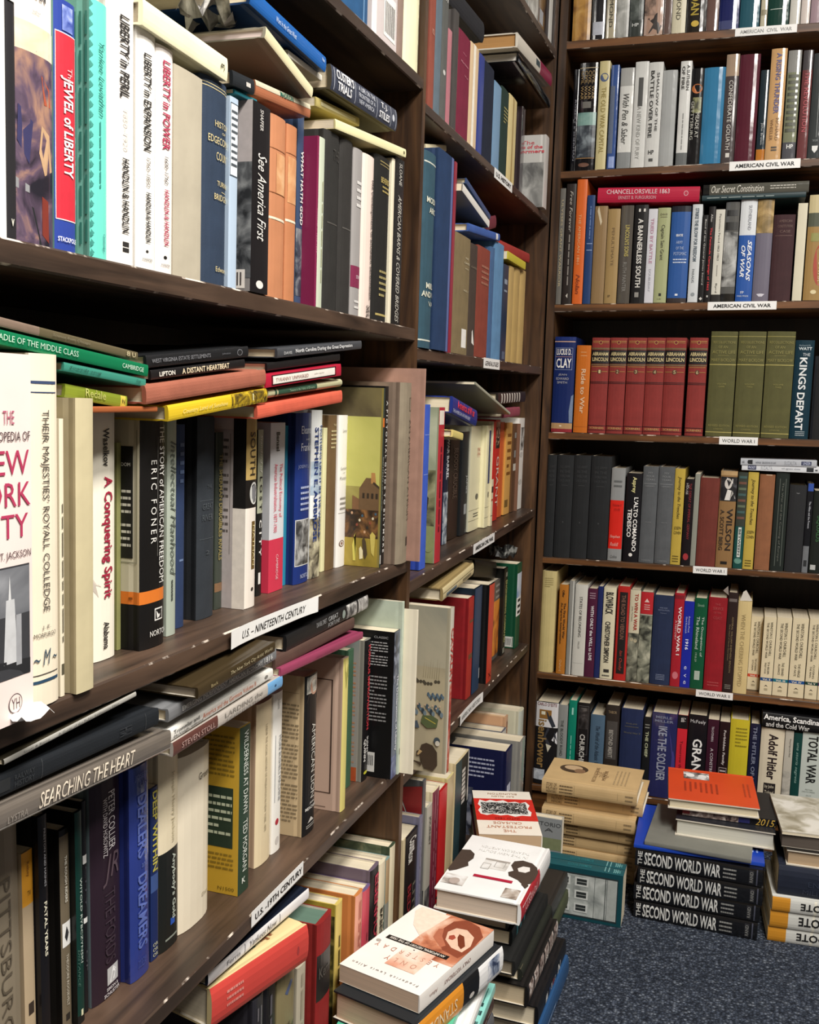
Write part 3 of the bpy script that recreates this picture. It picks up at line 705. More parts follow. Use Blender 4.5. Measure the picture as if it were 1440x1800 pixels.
S('LC', 518, 544.8, 726, 'blue book with a black and white monument photograph', '#1f3477', T('Eleanor', .075, .12, .22, .98, '#e3e6f0', 'h'), T('and', .145, .158, .5, .72, '#c9cde0', 'h'), T('Franklin', .175, .22, .22, .98, '#e3e6f0', 'h'), T('JOSEPH P. LASH', .30, .325, .1, .95, '#8d97b8', 'h'), L('S', .42, .58, .25, .95, 5, '#aeb8d8'), N(.62, .895, .06, .94, '#3a3a3a', '#777776', '#b9b9b6', sc=70), FR(.62, .895, .04, .96, .005, .025, '#d9d9d6'), T('NORTON', .945, .97, .3, .9, '#b3bbd4', 'h'), yb=1030, side='#1c2d66')
S('LC', 545.2, 563.6, 721, 'white book with dark blue capitals and sketch', '#eef0ee', N(.30, .5, 0, 1, '#9fb3c6', '#c3d0da', '#e6ebee'), N(.64, 1, 0, 1, '#2a2a28', '#8d8570', '#d6cfae', sc=60), T('*STEPHEN E. AMBROSE', .10, .78, .18, .48, '#233a78'), T('*NOTHING LIKE IT IN THE WORLD', .09, .76, .62, .86, '#2f4a86'), yb=1019)
S('LC', 564, 570.6, 752, 'thin pale yellow book beside the sketch-covered one', '#e9e4b4', yb=1006, soft=True)
S('LC', 571, 588.8, 730, 'brown cloth book left of the white one', '#6e5638', T('THE', .055, .07, .4, .7, '#c9b98d', 'h'), L('S', .09, .22, .2, .9, 5, '#c9b98d'), kind='c', yb=1005)
S('LC', 589.2, 607.8, 730, 'white book with a small round emblem', '#efece6', T('Lerner', .09, .11, .3, .75, '#8d8982', 'h'), T('Lenders', .335, .355, .2, .85, '#8d8982', 'h'), T('in', .37, .38, .45, .6, '#8d8982', 'h'), T('Paradise', .40, .42, .15, .85, '#8d8982', 'h'), L('S', .53, .63, .2, .85, 3, '#9a958c'), Q(.64, .643, .1, .9, '#9a958c'), E(.845, .45, .022, .26, '#6d4a42'), E(.845, .45, .016, .19, '#efece6'), E(.845, .45, .01, .12, '#8d6a60'), yb=1000)
S('LC', 660.5, 668.4, 682, 'book with a golden street-scene painting on its board', '#2f3a36', T('/GOTHAM', .38, .52, .25, .8, '#d9d4c2'), L('S', .53, .68, .3, .7, 1, '#a9a48f', 'v'), Q(.165, .215, .0, 1, '#d9702a'), Q(.93, .98, .2, .8, '#e6e2da'),
  N(0, 1, 0, .98, '#6d6238', '#9c9250', '#b9b060', 'L', 7), N(0, .16, 0, .98, '#544a36', '#756a48', '#8d8050', 'L', 8), N(.16, .55, .5, .98, '#a5a554', '#bdba66', '#cdc878', 'L', 6), P([(.50, .86), (.50, .91), (.53, .94), (.55, .98), (.70, .98), (.70, .80), (.56, .80)], '#6b5238', 'L'), P([(.47, .905), (.47, .94), (.53, .95), (.53, .905)], '#b0804a', 'L'), P([(.52, .93), (.545, .98), (.56, .98), (.53, .92)], '#3d2f22', 'L'),
  [Q(.585, .615, .83 + .04 * i, .85 + .04 * i, '#2f251c', 'L') for i in range(4)], P([(.60, .74), (.62, .80), (.70, .80), (.70, .74)], '#7d5a3c', 'L'), N(.68, .86, .5, .98, '#2c2016', '#5a3f28', '#8d6238', 'L', 60, .8), N(.84, 1, .5, .98, '#7d6e2c', '#a08c3a', '#b8a24c', 'L', 14), [E(.70 + .013 * (i * 7 % 9), .74 + .024 * i, .008, .010, ['#c9a07d', '#2c2a28', '#8d4a38', '#d9cdb0', '#3f5a6d'][i % 5], 'L') for i in range(10)],
  P([(.81, .78), (.83, .765), (.90, .79), (.97, .785), (.97, .76), (.88, .75)], '#d3c860', 'L'), P([(.80, .93), (.82, .91), (.92, .925), (.94, .95), (.82, .96)], '#c9b860', 'L'), P([(.83, .855), (.85, .84), (.92, .85), (.96, .87), (.93, .89), (.86, .875)], '#4a3d2c', 'L'), P([(.885, .83), (.90, .815), (.96, .82), (.955, .85), (.91, .85)], '#e3d9b0', 'L'), side='#8d7f44', yb=1001, soft=True)
S('LC', 668.7, 675, 679, 'narrow black book with widely spaced white capitals', '#161515', T('*A  P I C T O R I A L  G U I D E  T O  B I L T M O R E', .08, .93, .3, .7, '#d9d6d0'), soft=True, yb=994)
S('LC', 675.4, 718.6, 672, 'thick taupe book with thin dark capitals', '#8b7f6c', T('AN AMERICAN ATRIUM', .20, .76, .60, .82, '#3f392f'), FR(.08, .155, .58, .82, .004, .03, '#5a5244'), Q(.855, .905, .6, .78, '#2a2620'), kind='c', off=-.006, bulge=.006, side='#7d6b5c')
S('LC', 719, 736.4, 647, 'tall dusty pink cloth book against the upright', '#a37f70', kind='c', off=-.022, d=.2)
# ---- Nineteenth Century shelf, lying on top
Y('LC', (114, 698), (223, 718), 24, 'moss green book with yellow end lying under teal', '#7d8a2c', Q(.88, .97, .05, .95, '#c9b84a'), T('Redale', .3, .62, .35, .95, '#b9b96a'), T('Z', .90, .95, .3, .7, '#3a3a20', 'h'), d=.16, off=.01)
Y('LC', (150, 726), (277, 724), 11, 'thin orange-brown book lying on the black spine', '#a05a34', d=.15, off=.004, soft=True)
Y('LC', (112, 652), (256, 680), 16, 'teal green book lying under the emerald one', '#3d8a77', T('/Soweda-seug', .05, .42, .3, .7, '#1f3a34'), T('/Zong', .86, .92, .3, .7, '#1f3a34'), off=.004, d=.15)
Y('LC', (-20, 600), (260, 662), 26, 'emerald green book with pale lettering lying flat', '#0f7048', T('CRADLE OF THE MIDDLE CLASS', -.02 + .02, .50, .3, .74, '#b9d6c3'), T('CAMBRIDGE', .80, .96, .28, .66, '#c6dccb'), off=.002, d=.15, soft=True)
Y('LC', (-15, 570), (242, 633), 17, 'dim olive-brown book lying on the emerald one', '#5f5640', Q(0, .28, 0, 1, '#7d6a5c'), T('/Science from Chicago', .36, .62, .3, .7, '#7d7560'), T('*8', .90, .93, .2, .8, '#b3a684', 'v'), T('*U', .945, .975, .2, .8, '#b3a684', 'v'), off=.006, d=.15)
Y('LC', (297, 741), (470, 706), 28, 'bright yellow book with a dark picture at one end', '#d9b92c', N(.60, 1, 0, 1, '#3a2f18', '#8d7420', '#d9b92c', sc=60, di=2.5), T('/Country Land of Sunshine', .12, .55, .25, .6, '#e6d68a'), Q(.83, .84, .3, .8, '#e6dfae'), off=.0, d=.15)
Y('LC', (258, 711), (468, 676), 33, 'plain terracotta book lying on the yellow one', '#a05f4b', kind='c', off=.0, d=.155)
Y('LC', (266, 668), (431, 646), 17, 'black book with cream lettering lying on terracotta', '#1c1b1c', T('*LIPTON', .07, .22, .25, .75, '#e0dcd2'), T('*A DISTANT HEARTBEAT', .29, .80, .2, .82, '#d8c8a8'), off=.008, d=.15)
Y('LC', (258, 647), (437, 627), 22, 'black book with dim lettering, topmost of its pile', '#1f2022', T('WEST VIRGINIA ESTATE SETTLEMENTS', .04, .58, .35, .68, '#85868a'), E(.90, .5, .03, .3, '#77787c'), E(.90, .5, .024, .24, '#1f2022'), T('Johnston', .70, .79, .4, .62, '#6a6b70'), off=.008, d=.15)
Y('LC', (453, 737), (602, 707), 25, 'coral red book lying under the striped pile', '#cf5f48', kind='c', off=.002, d=.15)
Y('LC', (472, 700), (602, 679), 15, 'cream and green book lying on the coral one', '#b3b08c', Q(.12, .62, .05, .95, '#2a4a38'), Q(.08, .1, 0, 1, '#2a4a38'), T('Tenure in the Valley of Dreams', .25, .58, .3, .7, '#8da68c'), off=.004, d=.14, bulge=.003)
Y('LC', (468, 682), (600, 660), 24, 'red book with a framed white title panel', '#b3203a', Q(.08, .90, .18, .80, '#ece6dc'), FR(.065, .915, .12, .86, .008, .07, '#1d1a1a'), T('TYRANNY UNMASKED', .11, .52, .34, .62, '#b08a84'), T('john taylor', .6, .74, .42, .58, '#a9a096'), off=.0, d=.15, soft=True)
Y('LC', (470, 652), (598, 634), 14, 'dull black book between the red and slate ones', '#1b1a1b', off=.004, d=.14)
Y('LC', (488, 629.5), (636, 613), 17, 'slate book with white lettering atop the striped pile', '#44464a', T('DAVIS', .06, .14, .3, .6, '#c9c9c9'), T('*North Carolina During the Great Depression', .18, .86, .25, .78, '#d3d3d3'), off=.0, d=.14)
# ---- 19th Century shelf, standing
S('LD', -62, 34.5, 1470, 'taupe jacketed book with navy band, leftmost', '#857a68', Q(0, .055, 0, 1, '#20283a'), T('PITTSBURGH', .24, .93, .56, .78, '#5b5244'), sidek='k', at='t', off=0.0600, lean=1.2)
S('LD', 38, 57, 1502, 'narrow beige book with an orange top panel', '#b5a184', B(0, .26, '#d9992f'), T('Kelsey', .05, .12, .3, .62, '#7d4a1c'), T('TV', .19, .215, .4, .7, '#3a2a18', 'h'), Q(.74, .8, .3, .8, '#3a3028'), Q(.9, .98, .3, .8, '#8d4a2c'), soft=True, at='t', off=0.0620, lean=1.2)
S('LD', 58, 83, 1443, 'black book with white capitals beside the beige strip', '#161518', T('PRESTON AND HAINES', .055, .30, .44, .64, '#cfd0d6'), T('*FATAL YEARS', .365, .60, .36, .68, '#ebe6cf'), T('PRINCETON', .9, .98, .3, .55, '#cfd0d6'), at='t', off=0.0560, lean=1.2)
S('LD', 105, 121.5, 1462, 'taupe and black book with a small white picture', '#6d6250', B(0, .03, '#1a1816'), T('*THE ROUGH RIDERS', .13, .36, .36, .6, '#d9d4c6'), Q(.46, .58, .1, .98, '#e3e2de'), P([(.48, .5), (.52, .75), (.56, .5), (.53, .3)], '#2a2a2c'), T('THEODORE ROOSEVELT', .62, .88, .36, .6, '#c9c2b2'), Q(.92, .955, .3, .7, '#2a2622'), side='#1b1917', at='t', off=0.0560, lean=1.2)
S('LD', 122, 144, 1436, 'dark green book with pale lettering, between two black edges', '#12362f', T('WITOLD RYBCZYNSKI', .31, .71, .42, .70, '#c9d4cc'), T('/DISTANCE', .64, .82, .05, .3, '#4a6a60'), Q(.935, .965, .4, .68, '#d9d6b4'), B(.96, 1, '#1a1c1b'), side='#151716', at='t', off=0.0500, lean=1.2)
S('LD', 144.5, 151, 1410, 'thin black book with two white bands', '#17171a', Q(.25, .29, 0, 1, '#d9d9d6'), Q(.545, .57, 0, 1, '#d9d9d6'), T('CITY', .3, .5, .3, .7, '#3f3f46'), T('OF', .7, .8, .3, .7, '#4a4a50'), soft=True, at='t', off=0.0555, lean=1.1)
S('LD', 162, 214.5, 1387, 'thick plum-black book with a silver square emblem', '#2c1f29', T('PETER COLLIER', .055, .32, .50, .72, '#e0dadc'), T('WITH DAVID HOROWITZ', .075, .34, .32, .46, '#d9d2d4'), T('/JR', .34, .48, .3, .86, '#57474f', 'h'), T('THE FORDS', .5, .84, .36, .7, '#3d303a'), Q(.865, .945, .42, .80, '#b9b9b9'), P([(.87, .62), (.89, .72), (.91, .6), (.94, .5), (.93, .66), (.9, .7)], '#f0f0f0'), T('*SIMON &', .952, .968, .38, .78, '#c9c4c6', 'h'), T('*SCHUSTER', .975, .992, .3, .84, '#c9c4c6', 'h'), side='#67777b', at='t', off=0.0510, lean=1.0)
S('LD', 215, 264, 1364, 'bright blue book with large embossed capitals', '#2b3a83', T('JOSEPH', .035, .065, .2, .85, '#5f70b4', 'h'), T('LASH', .075, .105, .45, .9, '#5f70b4', 'h'), T('*DEALERS', .135, .43, .30, .78, '#5b6cb0'), T('and', .45, .48, .5, .78, '#5b6cb0', 'h'), T('*DREAMERS', .51, .86, .30, .78, '#5b6cb0'), T('DOUBLEDAY', .91, .95, .3, .7, '#43529a', 'h'), kind='g', side='#232f6e', at='t', off=0.0420, lean=1.0)
S('LD', 265, 278, 1388, 'narrow navy book with yellow lettering', '#1d2c5c', T('*DEEP WITHIN', .02, .48, .2, .85, '#b9b04c'), Q(.50, .6, 0, 1, '#3a5288'), [T('OR', .90 + .03 * i, .92 + .03 * i, .2, .85, '#c9c9a4', 'h') for i in range(3)], soft=True, at='t', off=0.0470, lean=0.8)
S('LD', 281, 317, 1325, 'book with a cream upper half and black lower half', '#1d1f1d', B(0, .505, '#e3d6b8', 1), T('Joseph Henry Jackson', .12, .47, .52, .70, '#b5a988'), T('*Anybody\u2019s Gold', .53, .86, .52, .74, '#b9c0b4'), Q(.855, .89, .5, .72, '#2b55b0'), Q(.945, .955, .25, .85, '#8d948a'), side='#cdbd98', at='t', off=0.0450, lean=0.6)
S('LD', 319, 376, 1336, 'thick cream book with a rounded spine', '#e6dbc4', T('Greene', .135, .175, .52, .92, '#4a443a', 'h'), T('Diary', .845, .875, .66, .94, '#a39a86', 'h'), bulge=.006, side='#d2c5ae', at='t', off=0.045)
S('LD', 418.5, 437, 1275, 'dark green and mustard book with tall white capitals', '#2c4234', T('WILDERNESS AT DAWN', .03, .52, .34, .74, '#dfe4da'), T('TED MORGAN', .56, .87, .34, .74, '#dfe4da'), T('*K', .905, .94, .3, .62, '#dfe4da', 'h'), Q(.36, .72, .30, .94, '#27382a', 'L'), L('L', .05, .30, .6, .95, 9, '#8d7326', 'h'), L('L', .40, .66, .55, .93, 6, '#b9c0a4'), L('L', .75, .86, .6, .95, 4, '#8d7326'), T('N1500', .955, .975, .8, .96, '#6d5a1c', 'h', 'L'), side='#c9a136', yb=1577, soft=True)
S('LD', 450.5, 477.6, 1232, 'plain beige book with faint lettering', '#e3d2ae', T('LABOR THE SOCIAL HISTORY OF MIGRATION IN NEW YORK, 1870', .14, .80, .42, .56, '#8d8168'), side='#c4aa90', yb=1529)
S('LD', 478.2, 494, 1216, 'white book with grey capitals and a red dot', '#f1eee6', T('MORE BUSHELS MACHINE', .27, .68, .5, .76, '#7d8288'), T('Adams', .04, .1, .3, .6, '#a9a9a9'), Q(.26, .68, .18, .22, '#8d9298'), E(.81, .46, .02, .18, '#b3303c'), E(.93, .5, .025, .2, '#cfcac4'), yb=1504)
S('LD', 533.6, 555, 1184, 'black book with portrait at its head, tan board', '#1a1a1b', N(.01, .115, .1, .95, '#8d8d86', '#c9c4b8', '#e6e0d2', sc=70), E(.08, .6, .05, .3, '#c99d86'), P([(.11, .2), (.12, .5), (.11, .9), (.17, .95), (.17, .1)], '#26221f'), T('AMERICAN LION', .31, .78, .46, .76, '#d2cfc6'), T('*JON', .80, .815, .4, .75, '#d9d6cf', 'h'), T('*MEACHAM', .825, .845, .12, .95, '#d9d6cf', 'h'), P([(.93, .3), (.90, .55), (.93, .8)], '#d9d6cf'), L('S', .94, .965, .2, .85, 2, '#b9b6af'), T('OCK', .11, .125, .7, .76, '#5b4f3c', 'h', 'L'), Q(.105, .107, .70, .93, '#8d7d62', 'L'), L('L', .17, .92, .60, .93, 30, '#8d7d62'), side='#cdb690', yb=1474)
S('LD', 598.8, 608, 1156, 'pale yellow book with a pinkish framed back board', '#ddd07d', P([(0, .1), (.05, .8), (.12, .9), (.2, .4), (.1, .2)], '#a9a456'), Q(.14, .95, .36, .38, '#4d3c34', 'L'), Q(.14, .146, .2, .89, '#4d3c34', 'L'), Q(.88, .886, .2, .89, '#4d3c34', 'L'), Q(.14, .886, .875, .89, '#4d3c34', 'L'), Q(.975, .98, .72, .84, '#7d6a5c', 'L'), side='#c4a896', yb=1429)
S('LD', 608.4, 617.6, 1142, 'green cloth book behind the red-lettered black one', '#3d5c44', kind='c', yb=1387)
S('LD', 636.5, 647, 1124, 'narrow black book with red and white lettering', '#191718', T('*FURIOUS IMPROVISATION', .04, .64, .4, .78, '#cf4049'), T('*QUINN', .70, .86, .1, .4, '#e6e3de'), T('*SUSAN', .69, .8, .5, .8, '#e6e3de'), E(.945, .5, .012, .28, '#c9c43c'), N(.0, .92, .4, .93, '#7d8a86', '#93908a', '#a98f72', 'L', 7), N(.90, 1, .4, .93, '#a3432a', '#b35a30', '#c9703a', 'L', 20), L('L', .15, .88, .62, .90, 26, '#b3805c'), side='#8d8a80', yb=1376, off=-.004)
S('LD', 686.8, 696, 1109, 'black paperback with blurbs and a barcode on its back', '#5a6478', N(0, .35, 0, 1, '#22283a', '#4a5468', '#8d94a6', sc=70), N(.85, 1, 0, 1, '#3a4468', '#59648d', '#8d94b4', sc=60), T('*The Declarations of Liberty', .30, .82, .4, .85, '#cfd2da'), T('CLASSIC', .035, .05, .78, .93, '#a9a9a9', 'h', 'L'), L('L', .07, .24, .62, .93, 9, '#a9a9a9'), L('L', .30, .62, .66, .93, 13, '#8d8d8d'), Q(.83, .965, .58, .82, '#cfcdc8', 'L'), Q(.84, .875, .585, .66, '#c9c434', 'L'), [Q(.85, .92, .67 + .018 * i, .678 + .018 * i, '#4a4a4a', 'L') for i in range(8)], side='#131314', soft=True, yb=1371, off=-.002)
S('LD', 703, 712.3, 1062, 'tall pale mint cloth book near the upright', '#b9c4b2', Q(.85, .885, .3, .55, '#3a403a'), kind='c', at='t', off=-.010, d=.18)
S('LD', 712.8, 726, 1086, 'slim cream book standing against the upright', '#ece3cc', at='t', off=-.030, d=.18)
# ---- 19th Century shelf, lying on top
Y('LD', (-30, 1478), (300, 1317), 43, 'long grey book with tall scrawled lettering lying flat', '#6d655d', P([(.0, .05), (.0, .12), (1, .12), (1, .05)], '#aaa49c'), T('/SEARCHING THE HEART', .24, .76, .2, .88, '#ddd0bd'), T('LYSTRA', .1, .19, .2, .5, '#8d857c'), off=-.004, kind='g', d=.16)
Y('LD', (-20, 1412), (279, 1274), 37, 'large black volume with worn gilt bands lying flat', '#191d22', Q(.02, .10, .2, .8, '#2a2c2e'), T('RAILWAY', .12, .22, .55, .8, '#34373a'), T('HISTORY', .12, .22, .2, .48, '#34373a'), Q(.26, .265, 0, 1, '#34373a'), T('MH', .72, .80, .3, .75, '#33363a', 'h'), Q(.90, .905, 0, 1, '#34373a'), kind='c', off=.002, d=.17)
Y('LD', (8, 1345), (240, 1224), 10, 'thin grey pamphlet under the shelf, topmost of its pile', '#a5a39c', T('Scott & Berry', .12, .30, .3, .75, '#4a4a46'), T('A Guide of the Public Settlement Ohio', .36, .84, .3, .75, '#4a4a46'), side='#3d382c', soft=True, off=.0, d=.15, roll=-4)
Y('LD', (305, 1331), (497, 1207), 25, 'book with maroon, grey and sky blue spine sections', '#b9b1a8', B(0, .0 + .36, '#5d3a34'), B(.84, 1, '#6fa3d0'), T('STEVEN STOLL', .06, .33, .3, .7, '#b3958d'), T('LARDING the', .42, .78, .5, .85, '#8d8780'), T('LEAN EARTH', .44, .74, .1, .4, '#a39d96'), E(.92, .5, .01, .1, '#2c4a6d'), off=-.002, d=.15)
Y('LD', (301, 1303), (480, 1190), 18, 'white book with orange-red lettering lying flat', '#e9e6de', T('Trommler and', .02, .24, .52, .9, '#3a3836'), T('McVeigh, editors', .02, .27, .06, .42, '#3a3836'), T('America and the Germans Volume II', .27, .80, .3, .8, '#cf7a5c'), E(.92, .5, .02, .2, '#7d7a74'), off=.0, d=.15, soft=True)
Y('LD', (297, 1270), (486, 1159), 23, 'grey book with white lettering lying on the white one', '#77787a', T('*EMERGING INDEPENDENT AMERICAN ECONOMY', .10, .84, .3, .7, '#d9d9d6'), T('*1816', .86, .95, .3, .75, '#c9c9c6'), off=.0, d=.15)
Y('LD', (349, 1229), (484, 1145), 20, 'dark olive book with gold script atop the grey one', '#3d3220', T('Bock', .14, .22, .35, .65, '#a3936a'), T('/The New York City Artist Works', .38, .95, .3, .75, '#b3a684'), off=-.020, d=.17, paper='#a59a8c')
Y('LD', (494, 1190), (638, 1123), 15, 'rose-maroon book lying slanted over pale spines', '#98415f', T('Library of the Past', .38, .60, .3, .62, '#7d2c4a'), off=-.002, d=.15)
Y('LD', (484, 1178), (623, 1104), 22, 'plain brown book lying on the rose-maroon one', '#59423a', off=.004, d=.15, kind='c')
Y('LD', (504, 1146), (647, 1069), 28, 'black book with grey photographs at one end', '#1e1e1f', T('DANIEL DREIT', .16 + .16, .44, .55, .85, '#8d8d8d'), T('GREAT', .46, .58, .55, .85, '#a9a9a9'), T('FORTUNE', .46, .60, .15, .45, '#a9a9a9'), N(.70, .84, 0, 1, '#3a3a3c', '#8d8b88', '#d9d6d0', sc=80), N(.86, 1, 0, 1, '#6d6a68', '#a9a6a2', '#e6e3de', sc=60), E(.66, .5, .02, .3, '#8d9890'), off=.004, d=.16)
# ================================================================ near left bay, bottom shelf
S('LE', 447, 466, 1762, 'dark book with dim grey lettering under the red one', '#2b2a30', L('S', .05, .6, .25, .8, 2, '#6d6a70', 'v'), at='t', off=.003)
S('LE', 467, 488, 1742, 'black book with dim lettering beside the olive one', '#1a191c', L('S', .05, .6, .3, .7, 1, '#55525a', 'v'), at='t', off=.003)
S('LE', 489, 523, 1728, 'olive-brown book with dark lettering and blue flourish', '#857a58', T('THE', .26, .28, .3, .6, '#3a3424', 'h'), T('NAIVE', .285, .315, .3, .85, '#3a3424', 'h'), T('SONS', .32, .35, .35, .85, '#3a3424', 'h'), P([(.1, .3), (.06, .6), (.05, .95), (.08, .7), (.12, .45)], '#4a5a80'), at='t', off=.0)
S('LE', 525, 540, 1704, 'narrow grey-cream book left of the red gilt one', '#b9b09c', L('S', .05, .9, .2, .8, 1, '#a39a86', 'v'), at='t', off=.003)
S('LE', 562, 587, 1628, 'red cloth book with black label, green top edge', '#8f1f20', Q(.17, .42, .02, .98, '#1b1818'), T('Kern', .24, .30, .1, .7, '#57534e', 'h'), kind='c', at='t', off=.004, paper='#5f7a6a', side='#86221f')
S('LE', 593, 604, 1592, 'yellow-spined book with mottled olive boards', '#d3bc66', L('S', .2, .9, .25, .75, 1, '#57491f', 'v'), N(.07, 1, 0, .98, '#2f2c18', '#4f4a24', '#7d7038', 'L', 60), Q(0, .07, 0, .98, '#b39c3c', 'L'), at='t', off=.014)
S('LE', 627.5, 640, 1577, 'book with a pale pink spine and orange board', '#e0a089', L('S', .05, .95, .3, .7, 2, '#c26a5a', 'v'), side='#c98046', at='t', off=.003)
S('LE', 640.3, 653, 1569, 'rose-red paperback left of the black hat book', '#c4495a', L('S', .3, .8, .4, .7, 1, '#8d2a3c', 'v'), Q(.02, .2, .0, .35, '#c97a4a', 'L'), side='#6d5a80', at='t', off=.003)
S('LE', 653.6, 669, 1533, 'black book with red capitals and a hat silhouette', '#19171a', T('*EISENHOWER', .05, .66, .35, .85, '#b8334c'), Q(.9, .98, .3, .7, '#8d8d8d'), P([(.19, .14), (.19, .30), (.13, .30), (.075, .27), (.07, .20), (.10, .165), (.15, .175)], '#17151a', 'L'), P([(.17, .10), (.17, .33), (.20, .33), (.20, .12)], '#17151a', 'L'), side='#6d5f6c', at='t', off=.003)
S('LE', 669.4, 680, 1521, 'cream book with black lettering beside the hat book', '#e0d6ba', T('*BABES IN THE WOODS', .3, .95, .15, .5, '#2f2c28'), L('S', .3, .9, .6, .85, 1, '#2f2c28', 'v'), at='t', off=.003)
S('LE', 680.4, 687, 1513, 'narrow tan and grey book near the bay\u2019s right end', '#a98f6c', Q(.3, .7, 0, 1, '#8d8d86'), at='t', off=.003, side='#7d9490')
S('LE', 687.4, 697, 1491, 'cream book with dark green top, last before upright', '#dcd2b4', N(0, .2, .0, .9, '#2f3a2c', '#55604a', '#8d8a6c', 'L', 30), side='#3d4a38', at='t', off=.003)
Y('LE', (372, 1812), (542, 1690), 40, 'coral red jacketed book with a cream upper board', '#c9473f', L('S', .14, .30, .3, .8, 3, '#d98a80', 'v'), E(.88, .5, .012, .12, '#a33a3a'), Q(.38, .56, .12, .55, '#3a5a48', 'R'), N(.40, .54, .16, .51, '#20382e', '#5a7d68', '#b9c4a4', 'R', 60), T('THE SEVEN', .62, .66, .12, .6, '#8d4a2c', 'u', 'R'), T('WESTERN', .66, .70, .1, .6, '#8d4a2c', 'u', 'R'), T('SISTERS', .71, .75, .12, .6, '#8d4a2c', 'u', 'R'), L('R', .2, .34, .12, .5, 7, '#a89a6c'), side='#dcc894', zb=.347, d=.16, t=.045)
Y('LE', (366, 1734), (543, 1580), 22, 'white black-topped book lying under the 19th Century sign', '#e9e6e6', T('Ferris', .16, .28, .4, .75, '#6d6c70'), Q(.325, .33, .1, .9, '#6d6c70'), T('/Yankees Now', .37, .64, .3, .8, '#55545a'), Q(.675, .68, .1, .9, '#6d6c70'), side='#1c2230', off=.0175, off1=-.001, d=.16)
# ================================================================ far left bay
S('M0', 929, 946, -200, 'pale grey book on the left of its row', '#a9a9a4', N(.5, 1, 0, 1, '#8d8d88', '#b9b9b4', '#d9d9d4'), full=.235, kind='g')
S('M0', 946.5, 964, -200, 'dark navy book in shiny plastic', '#1c2330', Q(.85, .97, .1, .4, '#a9adb4'), full=.235, kind='g')
S('M0', 964.5, 970, -200, 'narrow white book beside the navy one', '#dcdcd8', full=.235)
S('M0', 970.5, 980, -200, 'dark plastic-covered book against the corner', '#22252b', full=.235, kind='g')
# ---- upper shelf
S('M1', 752, 761.5, -10, 'rust-brown book at the left end', '#8a4a3c', T('VOL', .55, .58, .3, .7, '#c9a08d', 'h'), kind='c', full=.25)
S('M1', 762, 772.5, 0, 'blue-grey book beside the rust-brown one', '#5f6d77', T('A', .3, .33, .3, .7, '#c9ccd0', 'h'), kind='c', full=.25)
S('M1', 773, 783, 3, 'dark grey book with small pale lettering', '#5a5b58', T('WIT', .2, .23, .2, .8, '#c9c9c4', 'h'), T('II', .28, .31, .3, .7, '#c9c9c4', 'h'), E(.72, .5, .015, .2, '#c9c9c4'), kind='c', full=.25)
S('M1', 783.5, 790, 53, 'thin rose-pink book between dark ones', '#b3707a')
S('M1', 793, 801, 20, 'black-brown volume left of the wine red one', '#4a4644', kind='c', d=.18)
S('M1', 801.5, 822, 61, 'wine red book with small pale lettering', '#74233a', T('The', .19, .2, .3, .6, '#c98d98', 'h'), T('Maritime', .275, .295, .2, .8, '#c98d98', 'h'), T('Vol', .385, .4, .5, .8, '#c98d98', 'h'), kind='c', side='#a98d6c')
S('M1', 822.5, 837, 81, 'tan and white striped spine right of wine red', '#d9bd98', Q(0, 1, .3, .55, '#f2ebdc'))
S('M1', 838, 847, 98, 'bright navy-blue narrow book', '#2a3a86')
S('M1', 848, 863.5, 116, 'blue-black book in the shadow of the lying pair', '#1c2233', kind='c')
S('M1', 864, 877, 148, 'light steel blue book', '#6f93b4', side='#1c2233')
S('M1', 877.5, 890, 158, 'dark green volume with gilt lettering', '#22352e', L('S', .2, .4, .3, .8, 5, '#a39a5c'), kind='c')
S('M1', 890.5, 904, 172, 'pale yellow ribbed volume', '#d9c58a', Q(0, 1, .45, .6, '#a98f58'))
S('M1', 912, 918, 190, 'dark book with shiny strip behind small grey book', '#3a3034', kind='g', off=.03)
S('M1', 955, 961, 240, 'small grey red-lettered book sticking out of the row', '#c9c4c0', T('The', .08, .13, .62, .82, '#d0505a', 'h', 'L'), T('*Efforts of the', .14, .19, .42, .95, '#d0505a', 'h', 'L'), T('*Reformers', .20, .25, .45, .98, '#d0505a', 'h', 'L'), N(.38, 1, 0, .98, '#5f5f5e', '#8d8d8a', '#b9b8b4', 'L', 22), Q(0, 1, .0, .12, '#b98d8d', 'L'), side='#c4c2bd', yb=364, d=.14)
S('M1', 963, 974, 158, 'dark green book with black square panels at the corner', '#33463c', Q(.22, .27, .1, .9, '#15191a'), Q(.29, .37, .1, .9, '#15191a'), Q(.58, .68, .1, .9, '#15191a'))
Y('M1', (787, 0), (851, 75), 40, 'black book lying aslant at the upper left', '#26262a', off=.01, d=.15, kind='c')
Y('M1', (912, 108), (967, 190), 17, 'black glossy white-paged book lying under the cream one', '#15171a', off=-.002, d=.18, kind='g', paper='#d6d3cc')
Y('M1', (911, 83), (970, 152), 26, 'cream and magenta book lying across the row', '#d9d2c4', B(.63, 1, '#8d2347'), Q(.50, .61, .3, .75, '#3a4a50'), off=-.006, d=.18, paper='#b98a52')
